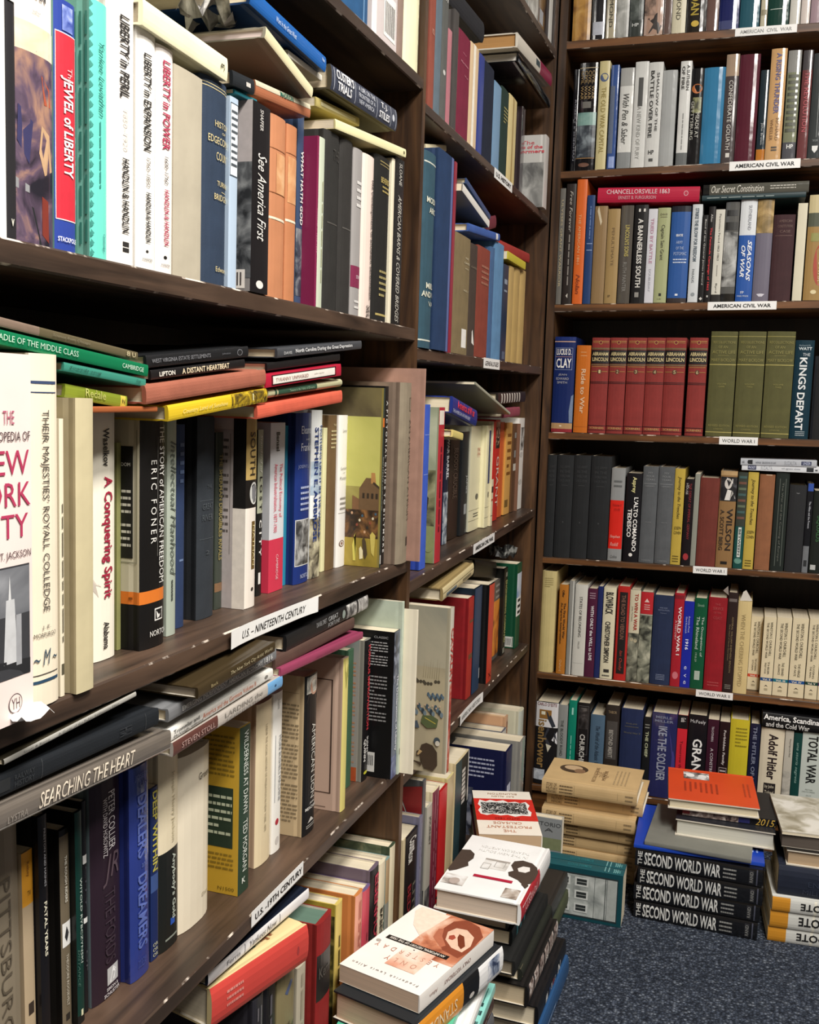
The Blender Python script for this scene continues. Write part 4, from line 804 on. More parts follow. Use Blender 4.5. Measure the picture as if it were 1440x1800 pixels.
# ---- Genealogies shelf
S('M2', 738, 760.5, 270, 'tall teal-navy volume with gilt lettering and bands', '#33505e', Q(.05, .057, 0, 1, '#cfd2c6'), Q(.955, .963, 0, 1, '#cfd2c6'), T('*MODEL', .225, .255, .2, 1.04, '#d6d6c4', 'h'), T('*ARCH', .275, .305, .36, 1.04, '#d6d6c4', 'h'), T('*MILL', .66, .69, .3, .98, '#d6d6c4', 'h'), T('*AND W', .705, .735, .1, 1.04, '#d6d6c4', 'h'), T('VA', .755, .78, .5, .9, '#d6d6c4', 'h'), kind='c', bulge=.006, off=-.003)
S('M2', 761, 788, 270, 'tall navy volume with a lavender edge', '#22385a', Q(0, 1, .80, .95, '#5f6da0'), kind='c', off=-.003)
S('M2', 788.4, 792.6, 285, 'thin crimson book beside the tall navy pair', '#8d2c3c')
S('M2', 793, 821, 414, 'olive-tan cloth volume with a white shelf mark', '#7d6d4f', T('THE', .17, .185, .65, .85, '#d9d0b4', 'h'), T('CAPES', .21, .225, .6, .95, '#d9d0b4', 'h'), T('VOL', .26, .27, .65, .9, '#d9d0b4', 'h'), T('VOL 1', .445, .46, .6, .9, '#d9d0b4', 'h'), Q(.78, .94, .58, .9, '#efece6'), kind='c')
S('M2', 821.4, 833.6, 430, 'dark brown volume with a small white mark', '#453a33', T('CAPES', .2, .215, .1, .9, '#8d8270', 'h'), P([(.78, .5), (.76, .6), (.86, .8), (.9, .9), (.88, .5)], '#efece6'), kind='c')
S('M2', 834, 855.5, 436, 'rust red cloth volume with faint lettering', '#843f32', L('S', .15, .35, .3, .9, 4, '#a9705c'), kind='c')
S('M2', 856, 863, 435, 'thin steel blue book with dark joint', '#46648c', kind='c')
S('M2', 863.4, 879, 428, 'pale cornflower blue volume', '#6089b0', kind='c', d=.18)
S('M2', 879.4, 889, 466, 'dark navy book before the tan trio', '#27344a', Q(.15, .2, .2, .7, '#8d98a8'), Q(.26, .28, .2, .7, '#8d98a8'), Q(.9, .98, .2, .7, '#55627a'))
S('M2', 889.4, 899.6, 469, 'plain tan volume, left of three alike', '#b89b62', kind='k', bulge=.004)
S('M2', 900, 910, 472, 'plain tan volume, middle of three alike', '#b4975e', kind='k', bulge=.004)
S('M2', 910.4, 920, 476, 'plain tan volume, right of three alike', '#b89b62', kind='k', bulge=.004)
Y('M2', (749, 264), (785, 266), 11, 'cream paperback lying on the tall teal volume', '#d9d0b0', off=.02, d=.14, soft=True)
Y('M2', (824, 406), (879, 424), 14, 'blue cloth book lying under the grey slanted one', '#3d5a9c', Q(.86, .93, .1, .9, '#d9d9dc'), off=.0, d=.15, kind='c')
Y('M2', (813, 335), (860, 400), 14, 'grey paperback with a white edge, tilted on the row', '#e0ddd6', side='#7d7a70', off=-.004, d=.16, soft=True)
Y('M2', (820, 322), (862, 386), 10, 'navy book edge lying above the tilted grey paperback', '#3a4f78', off=.02, d=.15)
Y('M2', (858, 405), (873, 400), 22, 'dull maroon book showing its rounded end behind blue', '#6d2c38', off=.03, d=.12, kind='c')
Y('M2', (893, 455), (924, 474), 14, 'lemon yellow paperback lying on the tan trio', '#c9bd3c', off=-.002, d=.13, soft=True)
Y('M2', (880, 440), (931, 462), 18, 'scarlet book lying beneath the shelf above yellow', '#a83430', off=.03, d=.13)
# ---- left Civil War shelf
S('M3', 737, 748, 711, 'tall bright blue book overhanging the shelf', '#3c5cc0', Q(.18, .184, .2, .9, '#8da0e0'), Q(.42, .424, .2, .9, '#8da0e0'), kind='c', yb=1004, side='#27419c', off=-.03)
S('M3', 764, 774, 716, 'red-spined book with a painted battle board', '#b32c38', L('S', .25, .8, .3, .7, 1, '#5a1420', 'v'), Q(.02, .11, .05, .8, '#e6ddcf'), N(0, .45, 0, .98, '#9aa086', '#b3b79c', '#c6c8ae', 'L', 10), N(.40, .78, 0, .98, '#4a4a36', '#7d7c5c', '#a8a582', 'L', 28, .8), N(.76, 1, 0, .98, '#5f6a44', '#8d9464', '#a9ad78', 'L', 14), [P([(.08 + .02 * i, .70 + .03 * i), (.40, .74 + .025 * i), (.40, .748 + .025 * i)], '#6d6f55', 'L') for i in range(6)], P([(.52, .70), (.50, .80), (.58, .92), (.70, .90), (.72, .74), (.62, .68)], '#3a3226', 'L'), P([(.56, .80), (.60, .86), (.68, .84), (.66, .76)], '#6d4a34', 'L'), E(.86, .76, .075, .10, '#aab07c', 'L'), E(.80, .76, .03, .06, '#6d7350', 'L'), Q(.79, .93, .755, .77, '#2f2c20', 'L'), E(.87, .93, .06, .06, '#8d9464', 'L'), T('*CHICKAMAUGA', .24, .62, .66, .74, '#b34a4a', 'v', 'L'), side='#8d9478', yb=992)
S('M3', 777, 785, 752, 'dark navy book with white capitals', '#1c2138', T('*WAR BARREL', .08, .44, .3, .85, '#dfe0e6'), N(.55, 1, 0, 1, '#3d4a5a', '#8d98a4', '#d0d6da', sc=60), yb=959)
S('M3', 787, 803.7, 770, 'dark brown book with faint lettering', '#33271f', T('*BLOODY CRUCIBLE', .1, .6, .3, .75, '#55453a'), yb=952)
S('M3', 804, 820, 759, 'black book with small white lettering', '#232628', T('JAMES', .42, .6, .5, .8, '#b9bcbc'), Q(.7, .8, .4, .8, '#9a9d9d'), T('23', .95, .98, .6, .8, '#8d9090', 'h'), yb=946)
S('M3', 820.4, 841, 749, 'cream volume lettered in red, left of two alike', '#e3dcb8', Q(.21, .3, .6, .95, '#e6d0b0'), T('THE', .21, .24, .6, .85, '#b36a50', 'h'), T('CIVIL', .255, .28, .6, .9, '#b36a50', 'h'), E(.68, .7, .03, .14, '#4a4a46'), Q(.8, .803, 0, 1, '#6d6a58'), Q(.9, .903, 0, 1, '#6d6a58'), L('S', .83, .88, .4, .9, 2, '#4a4a46'), yb=939, side='#c4c2ac')
S('M3', 841.4, 857.8, 748, 'cream volume with a navy panel, right of two alike', '#e6dfb8', Q(.05, .57, .42, .98, '#1e2d62'), E(.68, .7, .03, .14, '#3a3a3a'), Q(.8, .803, 0, 1, '#6d6a58'), Q(.9, .903, 0, 1, '#6d6a58'), yb=934)
S('M3', 858.2, 865.2, 741, 'narrow cream book with a scarlet upper half', '#e0d6b4', B(0, .55, '#cf2f28'), Q(.62, .68, .1, .9, '#4a3a34'), Q(.74, .76, .1, .9, '#b35a4a'), Q(.9, .905, 0, 1, '#4a3a34'), yb=927)
S('M3', 865.6, 874, 738, 'red book with portrait at its head, white capitals', '#c4342c', N(.02, .28, .1, 1, '#1d1a18', '#4a3a30', '#c9a488', sc=60), E(.13, .5, .05, .35, '#c9a084'), P([(.14, .25), (.18, .3), (.22, .5), (.18, .8), (.14, .78)], '#1d1814'), T('GRANT', .36, .86, .3, .8, '#e8d9c8'), yb=917)
S('M3', 874.4, 881.6, 742, 'orange-red book right of the white-lettered red one', '#cf5f34', yb=910)
S('M3', 881.9, 895.4, 743, 'golden orange book with a barcode low on its board', '#dba85c', L('S', .1, .6, .2, .8, 6, '#8d5a24'), Q(.84, .92, .1, .6, '#7d6030'), yb=908, side='#d6a050')
S('M3', 895.8, 903.8, 745, 'brown book with grey panels', '#5a412f', Q(.1, .16, .2, .7, '#8d8d88'), Q(.3, .38, .2, .7, '#8d8d88'), Q(.45, .53, .1, .9, '#c9c4b8'), yb=902, off=.01)
S('M3', 904.2, 907, 745, 'thin brown paperback before the white book', '#7d5a48', soft=True, yb=900)
S('M3', 907.3, 917.8, 735, 'white book with grey sketches at the row end', '#e9e6e0', N(.1, .35, .3, 1, '#4a4a48', '#a9a9a6', '#e9e6e0', sc=50), E(.4, .5, .03, .3, '#c9c6c0'), E(.7, .5, .03, .3, '#c9c6c0'), yb=897, soft=True)
Y('M3', (795, 726), (838, 749), 30, 'royal blue jacketed red-lettered book lying flat', '#24337c', T('*America at War', .18, .86, .45, .95, '#d23a4c'), T('THE AMERICAN PATHFINDERS', .02, .7, .1, .3, '#c9cce0'), off=-.002, d=.13)
Y('M3', (796, 768), (814, 774), 13, 'pale yellow book end lying under the blue one', '#d9c87c', off=-.004, d=.13)
Y('M3', (836, 676), (897, 729), 5, 'thin grey-green paperback drooping over the row', '#a9ab98', side='#7d7f70', off=-.004, d=.17, soft=True)
Y('M3', (886, 735), (914, 731), 17, 'dusty rose book lying on the white one', '#8d4452', off=.01, d=.14, kind='c')
Y('M3', (876, 711), (924, 706), 20, 'black and white striped book lying beneath the shelf', '#2a2422', [Q(.10 + .09 * i, .14 + .09 * i, .08, .92, '#cfcac0') for i in range(8)], off=.012, d=.14)
# ---- lower shelf
S('M4', 783, 789, 1068, 'tall book with a painted cavalry battle on its board.', '#cfcabb', T('*CAVALRY', .12, .46, .15, .85, '#c2453c'), N(.46, 1, .3, 1, '#a33a30', '#c9594a', '#d9b0a0', sc=60),
  N(0, .40, 0, .97, '#8f8d7e', '#a8a18c', '#b8ad96', 'L', 6), N(.36, 1, 0, .97, '#a0967e', '#b0a488', '#bfb396', 'L', 9), [P([(.30 + .02 * (i % 3), .80 + .018 * i), (.43, .79 + .018 * i), (.43, .795 + .018 * i)], '#8d8468', 'L') for i in range(8)], [E(.445 + .008 * (i % 3), .74 + .012 * (i * 5 % 17), .010, .012, '#4a4438', 'L') for i in range(9)],
  [E(.525 + .011 * (i % 3), .84 + .012 * i, .012, .010, ['#4d6070', '#5f7482', '#3d4c5a'][i % 3], 'L') for i in range(11)], [E(.60 + .014 * (i % 4), .70 + .017 * i, .016, .013, ['#42525e', '#5d707c', '#333f48', '#6d7d86'][i % 4], 'L') for i in range(16)], [E(.59 + .014 * (i % 2), .70 + .03 * i, .006, .006, '#c9ab90', 'L') for i in range(9)], P([(.655, .80), (.65, .88), (.67, .93), (.72, .92), (.73, .84), (.70, .79)], '#55603e', 'L'), P([(.665, .82), (.67, .82), (.70, .91), (.695, .91)], '#bfae4a', 'L'), P([(.70, .72), (.69, .76), (.735, .78), (.735, .73)], '#4a5460', 'L'),
  P([(.835, .80), (.82, .84), (.83, .89), (.87, .93), (.95, .935), (.985, .90), (.975, .83), (.93, .80), (.90, .79), (.905, .765), (.88, .76), (.865, .79)], '#43362a', 'L'), P([(.865, .785), (.90, .765), (.90, .78), (.875, .81)], '#b59a6d', 'L'), P([(.945, .81), (.935, .74), (.965, .68), (.97, .695), (.945, .75), (.965, .80)], '#43362a', 'L'), E(.80, .925, .022, .026, '#3f4a52', 'L'), E(.815, .93, .016, .018, '#d0cabb', 'L'), E(.885, .705, .02, .03, '#4a4438', 'L'), side='#a9a28c', yb=1362, d=.2)
S('M4', 819, 828, 1050, 'scarlet book with brown bands and dark red boards', '#a93026', Q(.22, .245, .2, .9, '#6d4a2c'), Q(.56, .61, .2, .9, '#6d4a2c'), kind='c', side='#86141a', yb=1231)
S('M4', 828.6, 842, 1032, 'navy book right of the scarlet one', '#26405e', Q(.80, .90, .85, 1, '#c9ccd0'), side='#14222f', yb=1223)
S('M4', 855, 864, 1026, 'orange-red spined book with black boards', '#c9412b', T('X', .9, .96, .3, .7, '#6d1a14'), side='#161617', yb=1203)
S('M4', 864.4, 875, 1020, 'grey book with a flame-orange picture', '#5f5954', N(.25, .95, 0, 1, '#6d3a1c', '#d9802c', '#e6a03c', sc=18), P([(.6, .3), (.6, .9), (.75, .95), (.78, .2)], '#2c2a28'), L('S', .03, .25, .2, .8, 3, '#a39d94'), yb=1163, off=.0)
S('M4', 876, 887.6, 1000, 'black book with pale yellow capitals', '#191a18', T('*ENGINEERING COMMAND', .14, .86, .25, .75, '#a9a86a'), Q(.05, .1, .3, .8, '#8d8d80'), Q(.92, .98, .2, .7, '#8d8d80'), yb=1159)
S('M4', 905, 912.5, 990, 'dark green book with a blue and white sticker', '#1c5237', N(.11, .4, .0, 1, '#7d9cc4', '#c9d6e6', '#f0f0ec', sc=12), Q(.4, .62, 0, 1, '#f0f0ec'), [Q(.42 + .07 * i, .455 + .07 * i, .2, .8, '#22262a') for i in range(3)], FR(.86, .985, .78, 1.0 - .04, .01, .01, '#b9c0b4', 'L'), Q(.87, .975, .80, .94, '#d9d9d2', 'L'), [Q(.88, .965, .81 + .02 * i, .82 + .02 * i, '#3a3a3a', 'L') for i in range(6)], side='#174a32', yb=1141)
Y('M4', (779, 1057), (833, 1010), 23, 'cream book with dark lettered labels lying flat', '#d3c396', Q(0, 1, .55, .59, '#3a3428'), Q(.10, .42, .1, .42, '#6d7d84'), L('S', .12, .4, .15, .38, 1, '#20303a', 'v'), Q(.62, .9, .2, .42, '#7d7458'), off=-.010, d=.15, side='#9c865a')
Y('M4', (834, 1014), (872, 1016), 30, 'thick book showing page ends, lying behind cream one', '#2c2a24', off=.05, d=.12)
# ---- far left bottom shelf
S('M5', 709.5, 713.6, 1478, 'narrow cream strip of a book against the upright', '#cdbd98', at='t', off=.006, soft=True)
S('M5', 714, 736, 1478, 'black book with white script and red capitals', '#1c1a1a', T('/*Count', .03, .14, .2, .8, '#e0ddd6'), T('*ROOM', .13, .21, .15, .5, '#e0ddd6'), T('*BEDLINER', .38, .9, .18, .46, '#8d2a30'), T('*LITERAL', .40, .9, .58, .84, '#6d6a5c'), at='t', off=.004)
S('M5', 736.4, 744, 1441, 'narrow lilac book with blurred lettering', '#7d7c96', L('S', .05, .95, .2, .8, 2, '#b3b2c4', 'v'), at='t', yw=1.545)
S('M5', 745, 750, 1374, 'grey jacketed book with red emblem leaning at upright', '#5f6064', P([(.05, .35), (.12, .62), (.42, .97), (.48, .97), (.30, .62), (.16, .35)], '#e0d8d0', 'L'), P([(.08, .36), (.14, .62), (.38, .93), (.28, .66), (.15, .40)], '#a32f30', 'L'), P([(.05, .64), (.03, .98), (.40, .985), (.13, .64)], '#a32f30', 'L'), P([(.45, .5), (.5, .7), (.62, .55), (.55, .45)], '#d6d2cc', 'L'), side='#5c5f62', at='t', yw=1.577, d=.10)
S('M5', 752, 761, 1421, 'grey-white jacketed book with a dark landscape below', '#b3b0a4', T('*JOURNEY', .08, .3, .3, .7, '#3a3a36'), N(.62, 1, 0, 1, '#26282a', '#4a4c4e', '#8d8d88'), N(.62, 1, .3, .98, '#26282a', '#4a4c4e', '#8d8d88', 'L', 18), side='#b0ad9f', at='t', yw=1.592)
S('M5', 762, 774, 1394, 'maroon book with faint diagonal lettering', '#74273c', L('S', .03, .95, .2, .8, 2, '#9c5a68', 'v'), side='#e0d3b0', at='t', yw=1.628)
S('M5', 774.6, 788, 1393, 'bright red book beside the maroon one', '#c41f26', at='t', yw=1.670, side='#a9151d')
S('M5', 788.5, 799, 1370, 'tan book with a yellow framed board', '#c9b890', FR(.05, .5, .4, .9, .006, .01, '#8d7d3c', 'L'), side='#d3c68c', at='t', yw=1.722)
S('M5', 803, 826, 1344, 'cream-boarded book with a striped black spine', '#1c2224', Q(0, 1, 0, .4, '#27434a'), [Q(.10 + .035 * i, .125 + .035 * i, .45, .7, '#cfcfc8') for i in range(8)], Q(0, .4, .9, 1, '#c9c9c2'), side='#d6c49c', at='t', yw=1.775)
S('M5', 892, 902, 1322, 'dark navy book with white blurbs on its board', '#1e2450', Q(.4, .5, .2, .8, '#c9cce0'), L('L', .10, .34, .35, .80, 5, '#a9adc4'), N(.45, 1, .2, .45, '#15171f', '#4a4e5c', '#8d909c', 'L', 40), side='#181c40', at='t', yw=2.04)
S('M5', 917, 925, 1305, 'grey plastic-wrapped book behind the navy one', '#b3b2ab', side='#8d8b84', kind='g', at='t', yw=2.10, d=.2)
S('M5', 882, 891, 1290, 'white-spined book with small black lettering behind grey', '#dcdad2', L('S', .05, .6, .25, .75, 2, '#4a4a48', 'v'), side='#4a5568', at='t', yw=2.135)
S('M5', 886, 894, 1266, 'peach-edged book with a torn paper top', '#d9b08c', L('S', .05, .4, .3, .7, 1, '#8d4a3c', 'v'), side='#c49a78', at='t', yw=2.165, paper='#d9b48c')
S('M5', 916.5, 931, 1252, 'large cream-white book near the corner', '#c4c8bd', side='#d6d2b8', at='t', yw=2.325, d=.2, bulge=.006)
# ================================================================ back bookcase
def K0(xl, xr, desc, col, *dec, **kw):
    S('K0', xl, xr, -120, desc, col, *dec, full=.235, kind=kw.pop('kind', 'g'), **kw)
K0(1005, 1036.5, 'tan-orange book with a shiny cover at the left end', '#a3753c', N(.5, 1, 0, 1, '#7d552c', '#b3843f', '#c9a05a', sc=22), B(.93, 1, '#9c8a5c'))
K0(1039, 1062, 'black book with a diamond emblem on a pale square', '#2c2b2e', Q(.84, .96, .1, .9, '#b9bcc6'), P([(.9, .18), (.86, .5), (.9, .82), (.94, .5)], '#2c2b2e'), P([(.9, .3), (.88, .5), (.9, .7), (.92, .5)], '#b9bcc6'))
K0(1064, 1081, 'cream-grey book with vertical capitals ending MOND', '#b3a990', T('RICHMOND', .45, .9, .3, .7, '#3a382f'))
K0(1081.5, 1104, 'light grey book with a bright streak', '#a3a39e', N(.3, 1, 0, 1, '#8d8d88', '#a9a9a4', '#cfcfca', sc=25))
K0(1105.5, 1129, 'dark grey-green book with white initials', '#3d423f', T('*HP', .88, .91, .2, .7, '#c9ccc9', 'h'), N(.3, .85, 0, 1, '#2f3331', '#4a504c', '#6d736f'))
K0(1131, 1164, 'dusty pink book with a dark tree', '#b39482', P([(.98, .25), (.90, .5), (.85, .2), (.8, .7), (.88, .7), (.92, .95), (.99, .8)], '#2f2622'), N(.62, .82, .0, .6, '#3a302c', '#7d685c', '#b39482', sc=50))
K0(1165.5, 1179, 'narrow mauve-brown book', '#6d5a54')
K0(1180, 1204, 'cream book with dark vertical capitals', '#d6cfb4', T('RICHMOND', .50, .88, .3, .62, '#4a4638'), kind='j')
K0(1205.5, 1240, 'black book with yellow capitals and a sun', '#2b2723', T('*SHERIDAN', .45, .85, .2, .62, '#b39c38'), E(.925, .45, .028, .2, '#c9a93c'))
K0(1241, 1262, 'plain brown-mauve book', '#6f5750')
K0(1263, 1298, 'shiny navy blue book', '#23295c', Q(.55, .65, .2, .6, '#6d2c48'), B(.92, 1, '#4a5078'))
K0(1299.5, 1334, 'shiny teal-blue book', '#2f5a68')
K0(1336, 1347.5, 'thin cream book beside the dark green one', '#c4bda4', Q(.85, .9, .1, .9, '#8d8468'))
K0(1349, 1386, 'dark green shiny book with a dotted line', '#1f4038', Q(.85, .856, .1, .9, '#b3bdb4'))
K0(1387.5, 1405.5, 'white book left of the pinkish one', '#d0cdc4')
K0(1407, 1422.5, 'pale pink-white book', '#d3c8c0')
K0(1424, 1447, 'mauve book at the photo\u2019s right edge', '#a38d94')
# ---- higher Civil War shelf
def K1(xl, xr, yt, desc, col, *dec, kind='g', **kw): S('K1', xl, xr, yt, desc, col, *dec, kind=kind, **kw)
K1(1002, 1010.5, 122, 'thin black book with gleaming edge in corner', '#15151a', T('ROBERT E SHERMAN', .3, .9, .4, .7, '#8d8d96'))
K1(1011, 1043, 110, 'black book with tan lettering and a painted scene', '#1b191b', Q(.045, .05, .0, 1, '#c9b48d'), [T('CIVIL WAR', .075, .34, .1 + .2 * i, .26 + .2 * i, '#a3885a') for i in range(4)], Q(.36, .42, .25, .7, '#6d6a64'), N(.46, .6, .0, 1, '#5f8480', '#7d9f98', '#93b0a8', sc=20), N(.58, .88, 0, 1, '#1c2028', '#3a4048', '#7d868c', sc=40), Q(.885, .89, 0, 1, '#b98d5a'), E(.95, .45, .02, .3, '#6d4a3a'))
K1(1045.5, 1063.5, 107, 'pale yellow book with gilt capitals', '#c9bd8d', E(.15, .5, .04, .4, '#4a5a80'), T('THE OLD WAR CAPITAL', .24, .85, .3, .75, '#9c8a4c'), kind='j')
K1(1066, 1080, 114, 'mid blue book with a silver strip', '#3c5690', Q(.2, .85, .0, .6, '#5f6a80'), Q(.88, .99, .2, .9, '#8da0cf'))
K1(1083, 1107, 119, 'white and grey book with script lettering', '#d9d9d4', B(0, .18, '#a9a9a6'), B(.84, 1, '#8d9090'), T('/With Pen & Saber', .26, .76, .25, .7, '#3a3a38'))
K1(1108, 1131.5, 108, 'white book with a dark blot and grey lettering', '#d6d6d2', Q(.15, .42, .3, .65, '#4a4a48'), T('A NEW KIND OF FURY', .42, .92, .3, .6, '#9a9a96'))
K1(1132, 1156.5, 109, 'white book with bold dark capitals', '#d3d3cf', T('*BATTLE OVER FIRE', .08, .72, .15, .42, '#3a3a38'), T('*SHALLOW OF THE', .1, .66, .6, .78, '#3a3a38'), T('*HP', .84, .88, .25, .65, '#2f2f2d', 'h'), Q(.92, .95, .3, .6, '#4a4a48'))
K1(1157, 1182, 123, 'silver grey book with a jagged gleam', '#a9abaa')
K1(1187, 1206.5, 107, 'white book with heavy capitals and a grey foot', '#dcdcd8', B(.88, 1, '#6d7070'), T('*A SUTHERN', .04, .28, .58, .84, '#2f2d2b'), T('*OF FIRE', .05, .27, .14, .42, '#2f2d2b'), L('S', .5, .85, .35, .6, 1, '#8d8d8a', 'v'))
K1(1207, 1228.5, 120, 'black book with an orange badge and green picture', '#1f1e1f', E(.21, .5, .05, .42, '#b8682f'), N(.3, .46, .2, .9, '#3a3a2c', '#7d7d55', '#a9a97d', sc=50), T('MEADE AT', .46, .72, .5, .78, '#c4c2b8'), T('GETTYSBURG', .34, .74, .1, .34, '#c4c2b8'))
K1(1229, 1266, 118, 'bright sky blue book with a soft gleam', '#3a7ba3')
K1(1266.5, 1289, 95, 'brown-grey book with white vertical capitals', '#4d4646', B(0, .2, '#a38d78'), T('CONFEDERATE GOLIATH', .24, .88, .30, .62, '#d0ccc4'), Q(.91, .95, .35, .65, '#d0ccc4'))
K1(1290, 1325.5, 95, 'thick maroon book with a white streak of light', '#582733')
K1(1328, 1343, 123, 'dark teal book with an orange foot', '#27333a', B(.87, 1, '#b8742f'), T('John Brown', .58, .82, .35, .65, '#b9bcbc'))
K1(1344, 1371.5, 85, 'tan book with violet and brown lettering', '#c9a070', T('*A RISING THUNDER', .04, .58, .35, .68, '#4d4a7d'), T('RICHARD', .62, .82, .55, .75, '#7d5a34'), T('WHEELER', .63, .82, .2, .4, '#7d5a34'), Q(.875, .892, .35, .72, '#3a2c1c'), Q(.90, .915, .35, .72, '#3a2c1c'))
K1(1374, 1397, 88, 'grey-green striped book with white initials', '#7d8068', [Q(.22 + .055 * i, .25 + .055 * i, .1, .9, '#4a4c3c') for i in range(10)], B(0, .2, '#8d8c88'), B(.84, 1, '#55555a'), T('*HP', .86, .90, .3, .8, '#e0e0dc', 'h'))
K1(1400, 1417.5, 88, 'rosewood-brown book with red lettering', '#6d3f40', B(0, .18, '#4a4648'), T('THE REVOLUTION', .2, .75, .3, .75, '#b3404a'))
K1(1419, 1442, 93, 'dark grey book with a white shield', '#3d4142', P([(.88, .3), (.88, .75), (.92, .72), (.95, .52), (.92, .32)], '#d9d9d6'), Q(.2, .8, .55, .6, '#6d7272'), T('TAYLOR', .82, .84, .3, .7, '#8d9292', 'h'))
# ---- lower Civil War shelf
def K2(xl, xr, yt, desc, col, *dec, **kw): S('K2', xl, xr, yt, desc, col, *dec, **kw)
K2(975, 985.5, 331, 'grey book with gilt-edged lettering in the corner', '#6d6b66', T('ULYSSES GRANT WARRIOR', .1, .85, .3, .7, '#b3a684'), kind='g')
K2(987, 1003.5, 323, 'dark brown book with pale script', '#2e2826', T('/Free Forever', .06, .4, .4, .7, '#b9b4aa'), L('S', .42, .85, .4, .7, 1, '#8d8780', 'v'), P([(.93, .4), (.91, .6), (.95, .6)], '#c9c4ba'))
K2(1005, 1022.5, 315, 'vivid orange book', '#d4662c', T('THE AMERICAN 1861', .28, .68, .3, .55, '#e6b07d'), T('/*Nolan', .76, .92, .3, .7, '#8d3a14'))
K2(1023.5, 1037, 343, 'narrow dark blue book with pale bands', '#27406d', Q(.44, .447, .2, .9, '#8da0c4'), Q(.5, .507, .2, .9, '#8da0c4'), L('S', .1, .4, .4, .7, 1, '#6d84b0', 'v'))
K2(1038, 1060, 362, 'tan-brown book with a pale tear at its head', '#8d7350', P([(.0, .3), (.16, .6), (.2, .5), (.05, .2)], '#d0c2a4'))
K2(1061, 1082.5, 367, 'tan book with faint vertical lettering', '#a08558', T('PENULTIMATE', .2, .6, .4, .62, '#7d6644'), T('IP', .91, .935, .3, .5, '#4a3c28', 'h'))
K2(1084, 1105.5, 361, 'grey-brown book with yellow lettering', '#55504a', T('*LINCOLN\u2019S SONS', .2, .52, .4, .75, '#b3a45c'), T('RUTH PAINTER', .58, .88, .35, .65, '#8d8a84'), kind='g')
K2(1107.5, 1131, 360, 'black book with bold white capitals', '#1f1e1f', T('II', .04, .07, .3, .8, '#d9d6d0', 'h'), T('*A BANNERLESS SOUTH', .14, .84, .3, .68, '#dedbd4'), Q(.89, .94, .3, .6, '#8d8a84'))
K2(1132, 1147.5, 367, 'pale lilac-white book', '#d0d0d6', T('*TRIED BY BATTLE', .1, .58, .3, .65, '#b98da0'), T('DOUBLEDAY', .64, .88, .35, .6, '#a3a3ad'), soft=True)
K2(1148.3, 1170, 365, 'sage green book with tall dark lettering', '#a3a87d', T('DAVIS', .06, .08, .2, .75, '#4a3a28', 'h'), Q(.095, .1, .2, .75, '#4a3a28'), T('Captain Sam Grant', .18, .55, .25, .62, '#3a3a2c'), Q(.9, .93, .4, .6, '#22221c'), T('LB', .955, .965, .3, .6, '#55553f', 'h'))
K2(1172, 1205.5, 362, 'royal blue book with navy ends', '#2f5797', B(0, .06, '#23242c'), B(.955, 1, '#3a3230'), T('*BEATIE', .29, .315, .3, .65, '#e0e3ea', 'h'), T('ARMY', .36, .39, .32, .66, '#a9b9d9', 'h'), T('OF THE', .42, .45, .32, .72, '#a9b9d9', 'h'), T('POTOMAC', .475, .51, .22, .88, '#a9b9d9', 'h'), L('S', .54, .6, .2, .9, 2, '#c9d2e3'), Q(.91, .93, .4, .55, '#e0e3ea'))
K2(1208, 1225.5, 359, 'white book with blue-grey capitals', '#ccd0d2', T('*STRIKE THE BLOW FOR FREEDOM', .04, .58, .3, .66, '#55626d'), T('PARADIS', .66, .80, .3, .55, '#6d7478'), E(.92, .5, .02, .2, '#8d9498'))
K2(1226.3, 1236, 378, 'thin black book with white lettering', '#1b1b1b', T('Band of the General James Sword', .05, .8, .4, .75, '#c9c6c0'), P([(.96, .2), (.94, .5), (.96, .8), (.98, .5)], '#c9c6c0'), soft=True)
K2(1236.5, 1248.5, 363, 'black book with red lettering', '#1a1818', T('Allen', .08, .16, .35, .65, '#c9c6c0'), T('*The Peninsula Campaign of 1862', .22, .88, .3, .65, '#cf3038'), T('1', .93, .95, .4, .6, '#c9c6c0', 'h'))
K2(1249.3, 1265, 368, 'cream book with dark lettering and a black foot', '#cfccc0', B(.92, 1, '#2a2826'), T('Parameters Period 1862-1863', .05, .55, .4, .62, '#4a4844'), T('Byrd', .8, .9, .35, .6, '#22211f'), L('S', .6, .72, .4, .6, 1, '#8d8a82', 'v'), soft=True)
K2(1266, 1290, 355, 'black and white photographic book', '#5a5a58', N(.3, .85, 0, 1, '#3a3a3a', '#8d8d8a', '#b9b9b6', sc=30), Q(.08, .14, .1, .9, '#1f1f1f'), Q(.2, .28, .05, .95, '#22221f'), B(.92, 1, '#1f1e1d'), kind='g')
K2(1292, 1320.5, 350, 'white over blue book with bold slanted capitals', '#2c56a0', B(0, .35, '#d6d9dc'), T('SUTHERLAND', .06, .3, .5, .7, '#8d9098'), T('/*SEASONS', .40, .80, .56, .82, '#e6e9ef'), T('/*OF WAR', .45, .76, .18, .44, '#e6e9ef'), T('FP', .90, .925, .3, .5, '#e6e9ef', 'h'), T('FREE PRESS', .94, .955, .1, .8, '#c9d2e3', 'h'))
K2(1321.5, 1350, 350, 'mauve-grey book with a golden top', '#6d6876', B(0, .33, '#a98d5c'), N(0, .33, 0, 1, '#7d6840', '#a98d5c', '#c9b07d', sc=30), P([(.93, .25), (.925, .5), (.93, .75), (.955, .6), (.955, .4)], '#cfccd6'))
K2(1351, 1388.5, 377, 'dark maroon book with dull lettering', '#3d2427', T('AMERICAN', .06, .09, .25, .85, '#6d5048', 'h'), T('CONSTITUTIONS', .12, .15, .2, .9, '#6d5048', 'h'), T('CASE', .18, .21, .3, .8, '#6d5048', 'h'), Q(.24, .245, .1, .9, '#6d5048'), kind='c')
